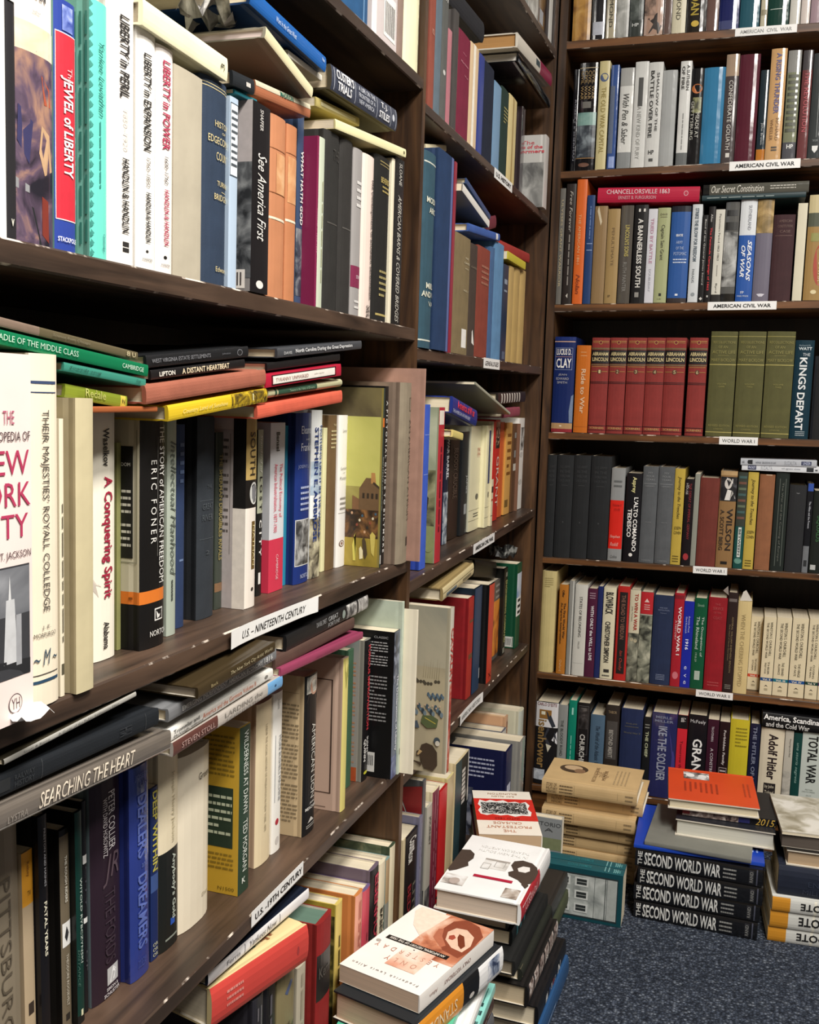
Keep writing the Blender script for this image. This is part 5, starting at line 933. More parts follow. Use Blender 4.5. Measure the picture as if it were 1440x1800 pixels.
K2(1392, 1408.5, 357, 'plain cream book right of the maroon one', '#d3ccb4', soft=True)
K2(1411, 1446, 342, 'olive-tan book with a red oval label', '#9c7d4c', B(0, .17, '#c4b68d'), B(.17, .3, '#55584a'), E(.66, .75, .2, .35, '#a3402c'), T('CIVIL WAR', .52, .82, .66, .9, '#d9bd98'), Q(.36, .44, .2, .8, '#8d8a4c'), E(.92, .5, .02, .15, '#d9c89c'))
Y('K2', (1050, 356), (1229, 354), 26, 'crimson book with white lettering lying on the row', '#b3223f', T('CHANCELLORSVILLE 1863', .09, .71, .55, .86, '#e3c9cc'), T('ERNEST B. FURGURSON', .21, .58, .2, .42, '#d9a9b0'), E(.87, .55, .022, .17, '#d9a9b0'), E(.87, .55, .017, .13, '#b3223f'), d=.15, off=-.001)
Y('K2', (1234, 353), (1417, 346), 9, 'thin dark teal book lying under the grey one', '#22363a', L('S', .05, .7, .3, .7, 1, '#8d9a98', 'v'), d=.15, off=-.002)
Y('K2', (1236, 344), (1422, 337), 19, 'dark grey book with white script lying flat', '#55544c', B(0, .06, '#1c1c1c'), T('/Our Secret Constitution', .08, .58, .2, .85, '#d6d2c6'), L('S', .64, .88, .35, .8, 2, '#b3afa4', 'v'), d=.15, off=.0, kind='g')
# ---- higher World War I shelf
S('K3', 968, 1004.5, 592, 'navy book with a boxed white title', '#17275c', B(0, .035, '#1c2f6d'), Q(.045, .055, 0, .98, '#c4a08d'), T('*LUCIUS D.', .125, .19, .12, .82, '#e6e3e0', 'h'), Q(.205, .212, .08, .86, '#8d6a70'), T('*CLAY', .225, .325, .12, .84, '#ece9e6', 'h'), FR(.115, .345, .06, .88, .004, .015, '#8d98b4'), T('JEAN', .385, .41, .25, .65, '#a9a9b0', 'h'), T('EDWARD', .425, .45, .15, .75, '#a9a9b0', 'h'), T('SMITH', .465, .49, .2, .68, '#a9a9b0', 'h'), B(.905, .965, '#b08d64'), B(.965, 1, '#8d2c34'), P([(.6, 1), (.62, .9), (.78, .82), (.9, .85), (.9, 1)], '#6d7d98'), E(.935, .45, .008, .06, '#e0cfb0'))
S('K3', 1007, 1031.5, 607, 'orange book with pale vertical lettering', '#c26a24', Q(.075, .082, .3, .7, '#d9a06d'), Q(.115, .122, .3, .75, '#d9a06d'), T('*Ride to War', .27, .78, .4, .72, '#dcb894'), Q(.93, .933, 0, 1, '#a3551c'))
OR = ['first', 'second', 'third', 'fourth', 'fifth', 'sixth']
LX = [(1033, 1063.6), (1065, 1094), (1095.5, 1128), (1129, 1160.5), (1161.3, 1197), (1203, 1234.5)]
for i, (a, b) in enumerate(LX):
    S('K3', a, b, 593.5, OR[i] + ' from left of six matching red gilt volumes', '#86302c', Q(.035, .04, .05, .95, '#b3924c'), E(.05, .5, .02, .1, '#b3924c'), E(.05, .5, .015, .075, '#6d1a20'), Q(.052, .055, .05, .4, '#b3924c'), Q(.052, .055, .6, .95, '#b3924c'), Q(.105, .122, 0, 1, '#6d5a3c'), Q(.128, .27, 0, 1, '#181416'), T('*ABRAHAM', .15, .187, .06, .94, '#cdbb8a', 'h'), T('*LINCOLN', .205, .245, .06, .94, '#cdbb8a', 'h'), Q(.275, .29, 0, 1, '#6d5a3c'), Q(.30, .304, .05, .95, '#b3924c'),
      E(.352, .5, .024, .12, '#5a3a28'), T(str(i + 1), .335, .37, .45, .56, '#cdbb8a', 'h'), Q(.35, .354, .05, .38, '#b3924c'), Q(.35, .354, .62, .95, '#b3924c'), Q(.458, .463, 0, 1, '#1c1416'), Q(.472, .477, 0, 1, '#1c1416'), Q(.918, .923, 0, 1, '#1c1416'), T('SCRIBNERS', .935, .955, .1, .9, '#c9a868', 'h'), Q(.965, .969, 0, 1, '#1c1416'), kind='c')
for i, (a, b) in enumerate([(1239.5, 1285.5), (1287.5, 1335), (1337, 1386)]):
    S('K3', a, b, 582.5, ['left', 'middle', 'right'][i] + ' one of three thick olive green volumes', '#55532f', Q(.045, .05, 0, 1, '#9c9250'), T('RECOLLECTIONS', .09, .115, .1, 1 - .05, '#8d864c', 'h'), T('OF AN', .135, .16, .3, .65, '#8d864c', 'h'), T('ACTIVE LIFE', .18, .21, .08, .95, '#8d864c', 'h'), Q(.225, .228, .3, .7, '#8d864c'), T('MARY BICKLOW', .255, .285, .06, .96, '#8d864c', 'h'), Q(.31, .317, 0, 1, '#b3a760'), T('VOLUME', .49, .505, .32, .68, '#8d864c', 'h'), T(['ONE', 'TWO', 'THREE'][i], .515, .53, .4, .62, '#8d864c', 'h'), T('REVISED EDITION', .885, .905, .1, .9, '#8d864c', 'h'), T('LONDON', .92, .935, .3, .65, '#8d864c', 'h'), Q(.955, .962, 0, 1, '#b3a760'), kind='c', bulge=.003)
S('K3', 1387, 1420, 598, 'dark teal book with tall white capitals', '#12303d', T('Richard M.', .045, .06, .2, .8, '#8da0a9', 'h'), T('*WATT', .07, .1, .18, .88, '#d0d9dc', 'h'), T('THE', .13, .16, .42, .8, '#c9d0d4', 'h'), T('*KINGS', .175, .50, .28, .68, '#e0e3e3'), T('*DEPART', .53, .91, .26, .66, '#e0e3e3'), L('S', .92, .975, .3, .8, 3, '#a9b4b9'))
S('K3', 1423, 1452, 626, 'black book at the photo\u2019s right edge', '#202226', kind='g')
# ---- lower World War I shelf
for i, (a, b, y) in enumerate([(951, 971, 799.5), (972, 1000.6, 800), (1001.4, 1030, 800.5), (1031, 1066, 802)]):
    S('K4', a, b, y, OR[i] + ' from left of four matching black volumes', '#1e2022', [T(w, .1 + .045 * k, .125 + .045 * k, .2, .8, '#3c3e40', 'h') for k, w in enumerate(('U.S. ARMY', 'IN THE', 'WORLD WAR', '1917-1919'))], Q(.29, .294, .3, .7, '#3c3e40'), E(.65, .5, .008, .04, '#3c3e40'), kind='c')
S('K4', 1067.5, 1091, 823, 'grey book with a bright red middle', '#8d8f8f', B(.345, .87, '#d3291f'), L('S', .12, .22, .2, .8, 2, '#5f6262'), T('/Volume II', .38, .41, .2, .85, '#8d1a14', 'h'), T('/1919-1930', .43, .46, .3, .75, '#8d1a14', 'h'), T('/Stephen', .72, .76, .1, .85, '#e0b0a4', 'h'), T('/Roskill', .80, .84, .15, .75, '#e0b0a4', 'h'), T('/Collins', .94, .97, .2, .7, '#4a4c4c', 'h'))
S('K4', 1094, 1121, 832, 'black book with bold white lettering and pale name', '#17161a', T('*Asprey', .04, .22, .34, .66, '#d6cf94'), T('*L\u2019ALTO COMANDO', .27, .88, .55, .82, '#f0eeea'), T('*TEDESCO', .40, .72, .18, .45, '#f0eeea'), E(.92, .5, .02, .12, '#e6e3de'))
for i, (a, b, y) in enumerate([(1122, 1148.5, 820), (1149.6, 1177, 821)]):
    S('K4', a, b, y, ['left', 'right'][i] + ' one of two matching dark grey volumes', '#55585b', T('MY', .055, .075, .35, .65, '#85888a', 'h'), T('FOUR', .09, .11, .25, .75, '#85888a', 'h'), T('YEARS', .125, .145, .2, .8, '#85888a', 'h'), Q(.175, .18, .1, .9, '#85888a'), T('GERARD', .195, .21, .2, .8, '#85888a', 'h'), T('VOLUME', .57, .58, .3, .7, '#85888a', 'h'), T('SCRIBNERS', .965, .98, .2, .8, '#85888a', 'h'), kind='c')
S('K4', 1177.6, 1195, 824, 'mustard yellow book, left of two sharing title', '#b9a046', T('/Journey to the Trenches', .08, .52, .3, .7, '#3d3414'), T('JOSEPH', .60, .64, .2, .9, '#3d3414', 'h'), T('COHEN', .65, .68, .2, .9, '#3d3414', 'h'), L('S', .9, .98, .2, .8, 3, '#5a4c1c'), side='#a99040')
S('K4', 1196.4, 1212, 842, 'black book with dark red lettering', '#1a1518', T('PG', .07, .1, .25, .45, '#b9b4b0', 'h'), T('THE DEFEAT OF IMPERIAL GERMANY', .05, .7, .45, .72, '#8d2c34'), T('HOUSE', .05, .18, .1, .35, '#b9b4b0'), E(.90, .5, .04, .3, '#9c2f34'))
S('K4', 1212.8, 1221.5, 833, 'thin grey-white book beside the rust one', '#8d8f84', soft=True)
S('K4', 1222.3, 1256, 840, 'thick rust red cloth book', '#6b3027', kind='c')
S('K4', 1257, 1286, 828, 'bronze brown book with a white-haired portrait', '#8d6d47', Q(0, .045, 0, 1, '#b39468'), N(.06, .31, .02, 1, '#1d1d1f', '#2c2c2e', '#55555a', sc=30), E(.13, .48, .055, .22, '#cfcac2'), P([(.07, .35), (.08, .75), (.13, .75), (.1, .5)], '#e3e0da'), P([(.19, .45), (.3, .3), (.3, .6), (.2, .7)], '#dcd9d2'), P([(.2, .75), (.28, .95), (.3, .6)], '#a9a69f'), T('*WILSON', .385, .82, .5, .86, '#2b2018'), T('*A. SCOTT BERG', .40, .82, .12, .36, '#3a2c1f'), Q(.935, .965, .3, .7, '#1f1812'))
S('K4', 1287.8, 1304, 830, 'green and brown banded book with a teal foot', '#3a3f38', [Q(.04 + .06 * i, .065 + .06 * i, .1, .9, ['#3f5a58', '#6d4a3c', '#5f6a55'][i % 3]) for i in range(8)], B(.56, 1, '#1c4a45'), Q(.57, .88, .35, .7, '#d0d6cf'), T('*BETWEEN', .59, .86, .42, .64, '#1d2a28'), E(.92, .5, .03, .4, '#5f8d80'))
S('K4', 1304.8, 1323, 830, 'mustard yellow book, right of two sharing title', '#bba34a', T('/Journey to the Trenches', .07, .54, .3, .72, '#3d3414'), T('JOSEPH', .60, .64, .2, .9, '#3d3414', 'h'), T('COHEN', .65, .68, .2, .9, '#3d3414', 'h'), L('S', .9, .98, .2, .8, 3, '#5a4c1c'))
S('K4', 1325, 1351.5, 834, 'plain copper brown cloth book', '#8a5a3c', Q(0, .01, .4, .8, '#c9a98d'), kind='c')
S('K4', 1353, 1376.5, 831, 'black-green book with two vertical lines', '#242a27', Q(.06, .95, .3, .34, '#5f665f'), Q(.06, .95, .74, .78, '#5f665f'), T('The War and the Coming of Europe', .1, .9, .45, .62, '#6d7068'))
S('K4', 1378, 1408, 853, 'plain charcoal book with a scuffed head', '#2c2d2f', P([(.07, .1), (.09, .5), (.08, .9), (.1, .5)], '#6d6e70'))
S('K4', 1408.8, 1420, 850, 'narrow black book with a bright blue top', '#16171b', Q(.0, .085, .1, .95, '#2f4fa0'), T('The Allies and the Powers', .2, .5, .4, .7, '#c9ccd4'), Q(.70, 1, 0, .9, '#6d7074'), Q(.86, .93, .2, .7, '#2a2c2e'))
S('K4', 1421, 1444, 863, 'black book with green lettering at the right edge', '#1f2420', T('*SQUADS', .3, .62, .3, .7, '#2f5a34'), Q(.9, .96, .1, .5, '#b9bcb9'))
Y('K4', (1304, 826), (1440, 832), 10.5, 'white paperback with black marks lying on the row', '#d6d8dc', Q(.08, .19, .15, .85, '#2a3050'), T('*PUCKET', .09, .18, .3, .7, '#c9cce0'), T('SUZALTA', .25, .40, .25, .8, '#a9adb4'), T('with aggressor volumes', .52, .76, .3, .7, '#8d9098'), Q(.84, .93, .15, .85, '#2a2c30'), L('S', .95, .98, .2, .8, 1, '#4a4c50', 'v'), soft=True, d=.12, off=.0)
Y('K4', (1302, 817), (1436, 821), 11, 'light grey paperback, topmost above the mustard books', '#b4b7bd', T('mili', .02, .05, .3, .7, '#4a4c50'), P([(.09, .5), (.1, .8), (.16, .85), (.16, .15), (.1, .2)], '#1f2023'), T('winter decisions to act', .2, .47, .3, .7, '#6d7078'), T('SUZALTA', .58, .74, .2, .8, '#9a9da4'), Q(.80, .93, .2, .8, '#2a3050'), T('*LINZER', .82, .92, .3, .7, '#b3b8cf'), soft=True, d=.12, off=-.002)
# ---- World War II shelf
def K5(xl, xr, yt, desc, col, *dec, **kw): S('K5', xl, xr, yt, desc, col, *dec, **kw)
K5(940, 970.6, 1004, 'tall pale yellow book with faint small lettering', '#c4b47c', L('S', .06, .16, .2, .8, 5, '#a39562'), kind='k', bulge=.005)
K5(976.7, 992.2, 1028, 'orange-brown book with dark vertical lettering', '#b0702a', T('*The First World War', .2, .6, .56, .8, '#3a2412'), T('*An Agrarian Interpretation', .2, .66, .2, .46, '#3a2412'), T('*Offer', .06, .14, .35, .6, '#3a2412'), T('Oxford', .84, .97, .35, .6, '#d9b07d'))
K5(993.5, 1003, 1021, 'grey book in torn loose plastic', '#8d8d88', Q(0, 1, .7, .85, '#cfcfc8'), kind='g')
K5(1004, 1025.5, 1028, 'off-white book with small dark capitals', '#c9c8c0', T('STATES OF BELONGING', .13, .57, .4, .62, '#2f2f2d'), T('MALLER', .62, .70, .42, .56, '#8d8d88'), Q(.86, .863, .1, .9, '#a9a9a4'))
K5(1026.3, 1043, 1035, 'plum book with white vertical lettering', '#4d1f38', L('S', .04, .12, .2, .8, 3, '#a98d9c'), T('*WITH ONLY the WILL to LIVE', .19, .81, .38, .7, '#e0dcdf'))
K5(1043.7, 1052.5, 1031, 'thin navy book left of the cream one', '#1f2a5c')
K5(1053.6, 1075, 1033, 'cream book with heavy black lettering', '#d6d0b4', T('*BLOWBACK', .05, .29, .2, .82, '#1d1c1a'), T('*CHRISTOPHER SIMPSON', .37, .82, .25, .68, '#2a2826'), Q(.895, .93, .3, .75, '#2a2826'), L('S', .95, .985, .2, .8, 1, '#4a4844'))
K5(1078, 1099, 1031, 'red book with a black vertical title panel', '#b32a26', Q(.06, .93, .18, .84, '#1c1616'), T('*THE ROAD TO VERDUN', .09, .56, .34, .68, '#7d5a4c'), T('/Ian Ousby', .68, .9, .34, .64, '#b3443a'))
K5(1099.7, 1118, 1037, 'cream and grey book with soldiers on its spine', '#55564c', B(0, .47, '#cdc6ac'), T('*TO WIN A WAR', .04, .44, .46, .8, '#a8372c'), T('John Terraine', .18, .34, .18, .36, '#6d685a'), N(.47, 1, 0, 1, '#2f302a', '#6d6e60', '#a3a390', sc=40), E(.54, .35, .02, .16, '#b3a98d'), E(.55, .7, .02, .16, '#b3a98d'))
K5(1118.6, 1140, 1041, 'photographic grey book with a red top', '#6d6f64', B(0, .24, '#b32a30'), Q(.245, .25, .0, 1, '#d9d4c4'), P([(.07, .5), (.11, .3), (.11, .7)], '#e0c4bd'), L('S', .13, .2, .3, .75, 3, '#e0b0a9'), N(.26, 1, 0, 1, '#33352f', '#7d8070', '#b3b39f', sc=42))
K5(1141.2, 1176, 1047, 'thick navy cloth book with small lettering', '#202c4a', T('WAR AND', .13, .145, .3, .7, '#7d88a4', 'h'), T('REVOLUTION', .155, .17, .25, .8, '#7d88a4', 'h'), T('Volume II', .19, .2, .35, .65, '#7d88a4', 'h'), L('S', .88, .95, .3, .75, 4, '#7d88a4'), kind='c')
K5(1177, 1194, 1043, 'dark red book with bold white capitals', '#a3222e', Q(.02, .06, 0, 1, '#7d1a24'), T('*WORLD WAR I', .14, .66, .45, .78, '#f0e6e6'), T('A HISTORY', .29, .5, .2, .38, '#e0c4c6'), E(.88, .5, .04, .3, '#c9707a'))
K5(1194.6, 1211.7, 1057, 'bright royal blue book with white lettering', '#1e2a9c', T('Antoine Prost', .17, .36, .5, .66, '#cfd4f0'), T('Gerd Krumeich', .18, .37, .22, .38, '#cfd4f0'), T('*1916', .44, .56, .3, .62, '#eef0ff'), T('e', .75, .79, .35, .6, '#cfd4f0', 'v'), T('v', .84, .88, .35, .6, '#cfd4f0', 'v'), T('e', .92, .96, .35, .6, '#cfd4f0', 'v'), soft=True)
K5(1212.2, 1234.5, 1052, 'dark green book with a white lower emblem', '#135235', T('Edmonds', .06, .09, .25, .75, '#8db49c', 'h'), T('The Occupation of', .2, .64, .58, .8, '#d0ded4'), T('The Rhineland', .2, .56, .22, .46, '#d0ded4'), T('1918-29', .6, .7, .26, .4, '#a9c4b3'), Q(.80, .90, .3, .72, '#a9b9ac'))
K5(1236, 1268.8, 1051, 'thick crimson cloth book', '#8f1520', T('THE', .06, .08, .35, .65, '#b04a4c', 'h'), T('SERVICE', .10, .13, .25, .8, '#b04a4c', 'h'), T('OF THE', .15, .17, .3, .7, '#b04a4c', 'h'), T('COAST', .2, .23, .3, .75, '#b04a4c', 'h'), L('S', .9, .96, .2, .8, 2, '#b04a4c'), kind='c')
K5(1269.6, 1286.8, 1042, 'dark brown book with a white flap at its head', '#2e2220', Q(.06, .09, .1, .9, '#6d6460'), T('ADMIRAL WILLIAM SHEPHERD BENSON', .24, .8, .5, .68, '#8d7a58'), T('First Chief of Naval Operations', .32, .68, .24, .4, '#8d7a58'), P([(.0, -.6), (-.06, -.1), (.03, .0)], '#dedbd4'), L('S', .92, .97, .2, .8, 3, '#8d8a80'))
K5(1287.6, 1311.5, 1057, 'cream-yellow book with faded vertical capitals', '#d0bb86', T('WHEN THE CHEERING STOPPED', .14, .92, .3, .6, '#a8966a'), P([(-.1, .3), (-.12, .5), (-.01, 1.0), (.0, .1)], '#d9d4c9'))
VX = [(1312.8, 1333.6), (1334.8, 1356), (1357.2, 1383), (1384.6, 1412), (1413.8, 1435.2), (1436.4, 1461)]
VC = ['#c9472f', '#1f4a80', '#1f6d80', '#23508d', '#1d4038', '#55366d']
VT = [('THE GATHERING', 'STORM'), ('THEIR', 'FINEST HOUR'), ('THE GRAND', 'ALLIANCE'), ('THE HINGE', 'OF FATE'), ('CLOSING', 'THE RING'), ('TRIUMPH', 'TRAGEDY')]
VN = ['I', 'II', 'III', 'IV', 'V', 'VI']
VL = ['orange-red', 'navy blue', 'teal blue', 'mid blue', 'dark green', 'violet']
for i, (a, b) in enumerate(VX):
    S('K5', a, b, 1084 + 1.1 * i, 'cream set paperback numbered ' + VN[i] + ' with ' + VL[i] + ' band', '#dccfae', B(.785, .825, VC[i]), T('WINSTON S. CHURCHILL', .06, .50, .54, .74, '#3d382c'), T('THE SECOND WORLD WAR', .07, .53, .26, .44, '#3d382c'), T(VT[i][0], .57, .74, .52, .68, '#3d382c'), T(VT[i][1], .59, .73, .28, .42, '#3d382c'), T('*Vol. ' + VN[i], .793, .818, .18, .82, '#e9e3d2', 'h'), P([(.875, .5), (.9, .34), (.89, .5), (.9, .66)], '#22201c'), L('S', .92, .95, .35, .65, 3, '#8d8468'), soft=True, yb=1211.5 + 1.9 * i if i == 0 else None, off=-.0 + .022)
# ---- bottom back shelf
def K6(xl, xr, yt, desc, col, *dec, **kw): S('K6', xl, xr, yt, desc, col, *dec, at='t', off=.006, **kw)
K6(938, 982.5, 1232, 'thick white and black book with big bronze lettering', '#1c1b1d', B(0, .30, '#d6d4d6'), T('CARLO D\u2019ESTE', .005, .04, .05, .92, '#7d3038', 'h'), Q(.09, .20, .15, .7, '#8d6530'), Q(.11, .15, .24, .42, '#d6d4c0'), T('*isenhower', .21, .80, .12, .52, '#8a6c3e'), P([(.10, .45), (.16, .7), (.28, .9), (.3, .75), (.2, .55)], '#2f343e'), P([(.30, .55), (.36, .9), (.48, 1), (.55, .6), (.42, .4)], '#33353d'), P([(.34, .98), (.45, .75), (.5, 1)], '#e0dfe2'), P([(.50, .5), (.52, .75), (.6, .6)], '#d0cbb8'), N(.82, .95, .0, .5, '#8d939c', '#b9bec6', '#dfe2e6'))
K6(983, 999, 1239, 'grey book with dark lettering beside the bronze-lettered one', '#8d8f8d', T('THE BLOODY ROAD', .18, .62, .3, .6, '#3c3d3c'))
K6(1001, 1015, 1231, 'bright emerald book', '#128069', Q(.08, .16, .4, .6, '#a9dccf'), L('S', .4, .9, .35, .6, 1, '#8dcabb', 'v'))
K6(1015.6, 1038.5, 1235, 'black book with white capitals and dim portrait', '#1d1b1c', FR(.03, .6, .12, .9, .006, .02, '#5a5758'), N(.05, .3, .15, .85, '#1d1b1c', '#3a3637', '#6d6866', sc=40), T('*CHURCHILL\u2019S', .36, .8, .3, .7, '#d0cdc6'))
K6(1039, 1064, 1256, 'steel blue book', '#4f677d', T('/The World of the Atlantic War', .14, .7, .4, .7, '#2c3a4c'))
K6(1066, 1090, 1239, 'dark brown book with an arched grey panel', '#302a27', T('TABOR', .06, .09, .2, .8, '#a38d6d', 'h'), Q(.18, .62, .12, .9, '#4a4644'), T('*BEYOND MERIT', .28, .6, .3, .62, '#a9a49c'))
K6(1093, 1131.6, 1245, 'navy blue book with small gilt lettering', '#1f2a4f', T('PHILIPP', .16, .175, .25, .75, '#6d6a58', 'h'), T('HARRISON', .195, .21, .2, .8, '#6d6a58', 'h'), T('World War II', .265, .285, .15, .9, '#6d6a58', 'h'), kind='c')
K6(1132.7, 1146, 1260, 'black jacketed book with pale capitals', '#1b1c1e', T('*THE CHIEF', .18, .5, .3, .7, '#b9bd9c'), L('S', .08, .15, .2, .8, 2, '#8d8d86'))
K6(1147, 1192.5, 1252, 'indigo book with tall silver lettering', '#2a2d5c', T('*MERLE', .03, .06, .15, .78, '#7d829c', 'h'), T('*MILLER', .075, .105, .12, .84, '#7d829c', 'h'), T('*IKE THE SOLDIER', .15, .80, .28, .62, '#9ca0b4'), P([(.2, .7), (.5, .95), (.7, 1), (.9, .8), (.5, .85)], '#3f3a7d'), kind='g')
K6(1192.8, 1210, 1256, 'black book with a scarlet lower spine', '#cf2a36', B(0, .16, '#17161a'), T('*Goda', .03, .08, .3, .8, '#d0ccca'), T('Tomorrow the World', .3, .82, .35, .62, '#5a1018'), soft=True)
K6(1211.7, 1245, 1256, 'black book with very large white capitals', '#17151a', T('McFeely', .05, .1, .1, .9, '#d0cfd0', 'h'), T('*GRANT', .27, .75, .28, .78, '#f0eeec'), B(.9, 1, '#2c1820'))
K6(1245.7, 1265, 1264, 'wine dark book with white vertical capitals', '#3a1828', T('TRACHTENBERG', .08, .26, .36, .56, '#cfc4c9'), T('A CONSTRUCTED PEACE', .34, .96, .36, .62, '#d6ccd0'), soft=True)
K6(1266.5, 1284.5, 1268, 'black and crimson book with white lettering', '#241618', T('*Forbidden Family', .1, .52, .35, .65, '#d0c6c4'), FR(.55, .68, .15, .9, .006, .03, '#b9a9a9'), L('S', .57, .66, .25, .8, 2, '#cfc4c4'), Q(.7, .98, .1, .95, '#6d1419'), soft=True)
K6(1285.4, 1319, 1264, 'lemon yellow book with dull lettering', '#c9b830', L('S', .08, .32, .3, .9, 6, '#8d8020'))
K6(1320, 1338, 1272, 'navy and black book with blue-grey capitals', '#1c1f38', T('*THE HITLER OF HISTORY', .03, .98, .3, .68, '#7d8298'))
K6(1339.4, 1381, 1278, 'cream book with heavy black-letter lettering', '#dcd0b8', T('*Adolf Hitler', .07, .62, .34, .74, '#26181c'), Q(.67, .82, .25, .75, '#26201f'), T('by John', .69, .74, .3, .68, '#dcd0b8', 'h'), T('Toland', .76, .8, .3, .68, '#dcd0b8', 'h'))
K6(1382, 1396.4, 1283, 'narrow grey-white book with small dark lettering', '#bfb9ac', T('Writing Origins of the World', .1, .32, .5, .75, '#55524c'), N(.5, 1, 0, 1, '#8d8a82', '#b3aea3', '#cfcabf', sc=30), soft=True)
K6(1397, 1411.5, 1288, 'deep teal book with pale italic lettering', '#17403c', T('/una storia segreta', .12, .62, .3, .7, '#8db0a6'))
K6(1412.3, 1450, 1286, 'pale grey book with large black vertical capitals', '#c4cbc4', T('*TOTAL WAR', .04, .62, .28, .74, '#17191a'), T('PETER', .69, .705, .3, .65, '#7d847d', 'h'), T('CALVOCORESSI', .715, .73, .15, .75, '#7d847d', 'h'), T('GUY', .76, .775, .35, .6, '#7d847d', 'h'), T('WINT', .79, .805, .3, .65, '#7d847d', 'h'), soft=True)
Y('K6', (1339.5, 1277), (1456, 1292), 25, 'black book with white lettering lying over the last five', '#141416', T('*America, Scandinavia', .02, .98, .48, .92, '#f0efec'), T('*and the Cold War', .06, .72, .06, .42, '#e0dfdc'), off=-.002, d=.14)
# ================================================================ stacks on the carpet
def F(A, Bp, z, t, depth, desc, col, *dec, face='head', flip=False, **kw):
    """a book lying flat at height z; A, Bp = left and right end of the side facing the viewer"""
    A = Vector((A[0], A[1], z)); Bp = Vector((Bp[0], Bp[1], z))
    u = (Bp - A).normalized(); w = (Bp - A).length; up = Vector((0, 0, 1)); n = u.cross(up)
    kw.setdefault('group', 'books stacked on the carpet')
    if face == 'spine': return lying(A, Bp, t, depth, desc, col, dec, flip, **kw)
    if face == 'head':  return book(Bp - n * depth, n, u, t, depth, w, desc, col, dec, **kw)
    if face == 'fore':  return book(A - n * depth, u, -n, t, w, depth, desc, col, dec, **kw)
    if face == 'tail':  return book(A, -n, -u, t, depth, w, desc, col, dec, **kw)
def flat(px, z): return on_axis(px, 2, z)
def shift(p, u, a, b):
    n = Vector((u[1], -u[0], 0))
    return (p[0] + u[0] * a - n[0] * b, p[1] + u[1] * a - n[1] * b)
# ---- stack nearest the viewer: heads towards us, spines to the right
PA, uA = (-.003, 1.2125), Vector((.970, -.242, 0)).normalized()
def ST(da, db, w, z, t, h, *a, **k):
    p = shift(PA, uA, da, db); q = shift(PA, uA, da + w, db)
    F(p, q, z, t, h, *a, **k)
ST(0, 0, .128, .2255, .0245, .202, 'white paperback with a sepia portrait and black title bar, topmost of near stack', '#f1ebe4', T('ONLY YESTERDAY', .30, .66, .38, .62, '#8d6a60', 'u'), T('Allen', .12, .22, .4, .6, '#a98d84', 'u'),
   N(.40, 1, .0, .62, '#8d4a34', '#c9805f', '#e9c4ab', 'R', 12, 1.2), P([(.52, .04), (.62, .00), (.86, .02), (.97, .16), (1, .34), (.93, .46), (.80, .48), (.66, .42), (.55, .26)], '#8a4630', 'R'), P([(.60, .06), (.70, .04), (.82, .10), (.88, .24), (.86, .36), (.78, .40), (.68, .34), (.61, .20)], '#e3bfa6', 'R'), P([(.63, .10), (.68, .09), (.79, .20), (.80, .27), (.75, .25), (.66, .16)], '#74351f', 'R'), P([(.70, .27), (.74, .26), (.77, .31), (.74, .345), (.70, .32)], '#a34a38', 'R'), P([(.57, .30), (.61, .27), (.70, .40), (.80, .47), (.78, .52), (.66, .48)], '#b56c50', 'R'), P([(.62, .62), (.98, .55), (.98, .93), (.90, .95), (.72, .80)], '#f2dcc9', 'R'), N(.18, .46, .25, .62, '#d99a80', '#edc9b3', '#f4e6da', 'R', 14, .5),
   Q(.455, .505, .12, .90, '#171413', 'R'), T('*AN INFORMAL HISTORY OF THE 1920S', .466, .494, .16, .86, '#ded6cb', 'h', 'R'), T('Y  E  S  T  E  R  D  A  Y', .335, .385, .12, .92, '#c08a74', 'h', 'R'), T('O  N  L  Y', .225, .28, .30, .68, '#c08a74', 'h', 'R'), E(.43, .5, .006, .01, '#171413', 'R'), T('F r e d e r i c k   L e w i s   A l l e n', .065, .09, .10, .92, '#6d6561', 'h', 'R'), E(.40, .93, .016, .03, '#a9a39c', 'R'), soft=True, paper='#d8bda4')
ST(.006, -.020, .134, .184, .040, .232, 'black hardback under the white sepia paperback, with orange spine lettering', '#f0efee', B(.50, .69, '#1a1a1b'), B(.02, .50, '#d98d2c'), T('STANDER', .06, .42, .3, .72, '#f0d9b0', 'u'), E(.6, .3, .03, .1, '#cfcac4'), N(.80, .95, .2, .9, '#2f3a55', '#8d98ad', '#e6e6ea', sc=60), side='#22262a', paper='#d0b49a')
F((.008, 1.166), (.155, 1.175), .1715, .0120, .19, 'mint green book under the black and orange one', '#58b795', side='#5fbf9c', soft=True)
F((.010, 1.190), (.171, 1.198), .143, .028, .235, 'white book with a broad rounded spine in the near stack', '#f2f1ee', L('S', .1, .5, .4, .6, 1, '#b9b6b0', 'v'), bulge=.007)
F((.010, 1.200), (.173, 1.205), .128, .0145, .215, 'aqua book with black lettering under the white one', '#8fd0c6', T('*TEST', .70, .93, .03, .12, '#1f3a3a', 'h', 'R'), L('R', .45, .7, .02, .1, 2, '#1f3a3a'), soft=True)
F((.008, 1.190), (.166, 1.190), .100, .0275, .225, 'dark maroon book below the aqua one', '#3a1f22', L('S', .1, .9, .4, .6, 1, '#a38d80', 'v'))
F((.008, 1.185), (.168, 1.185), .062, .0375, .23, 'thick grey book low in the near stack', '#5a5b60')
F((.008, 1.188), (.166, 1.188), .030, .0315, .23, 'brown book second from the floor in the near stack', '#55402f', kind='c')
F((.008, 1.186), (.165, 1.186), .0005, .029, .235, 'navy book at the foot of the near stack', '#1f2a44', kind='c')
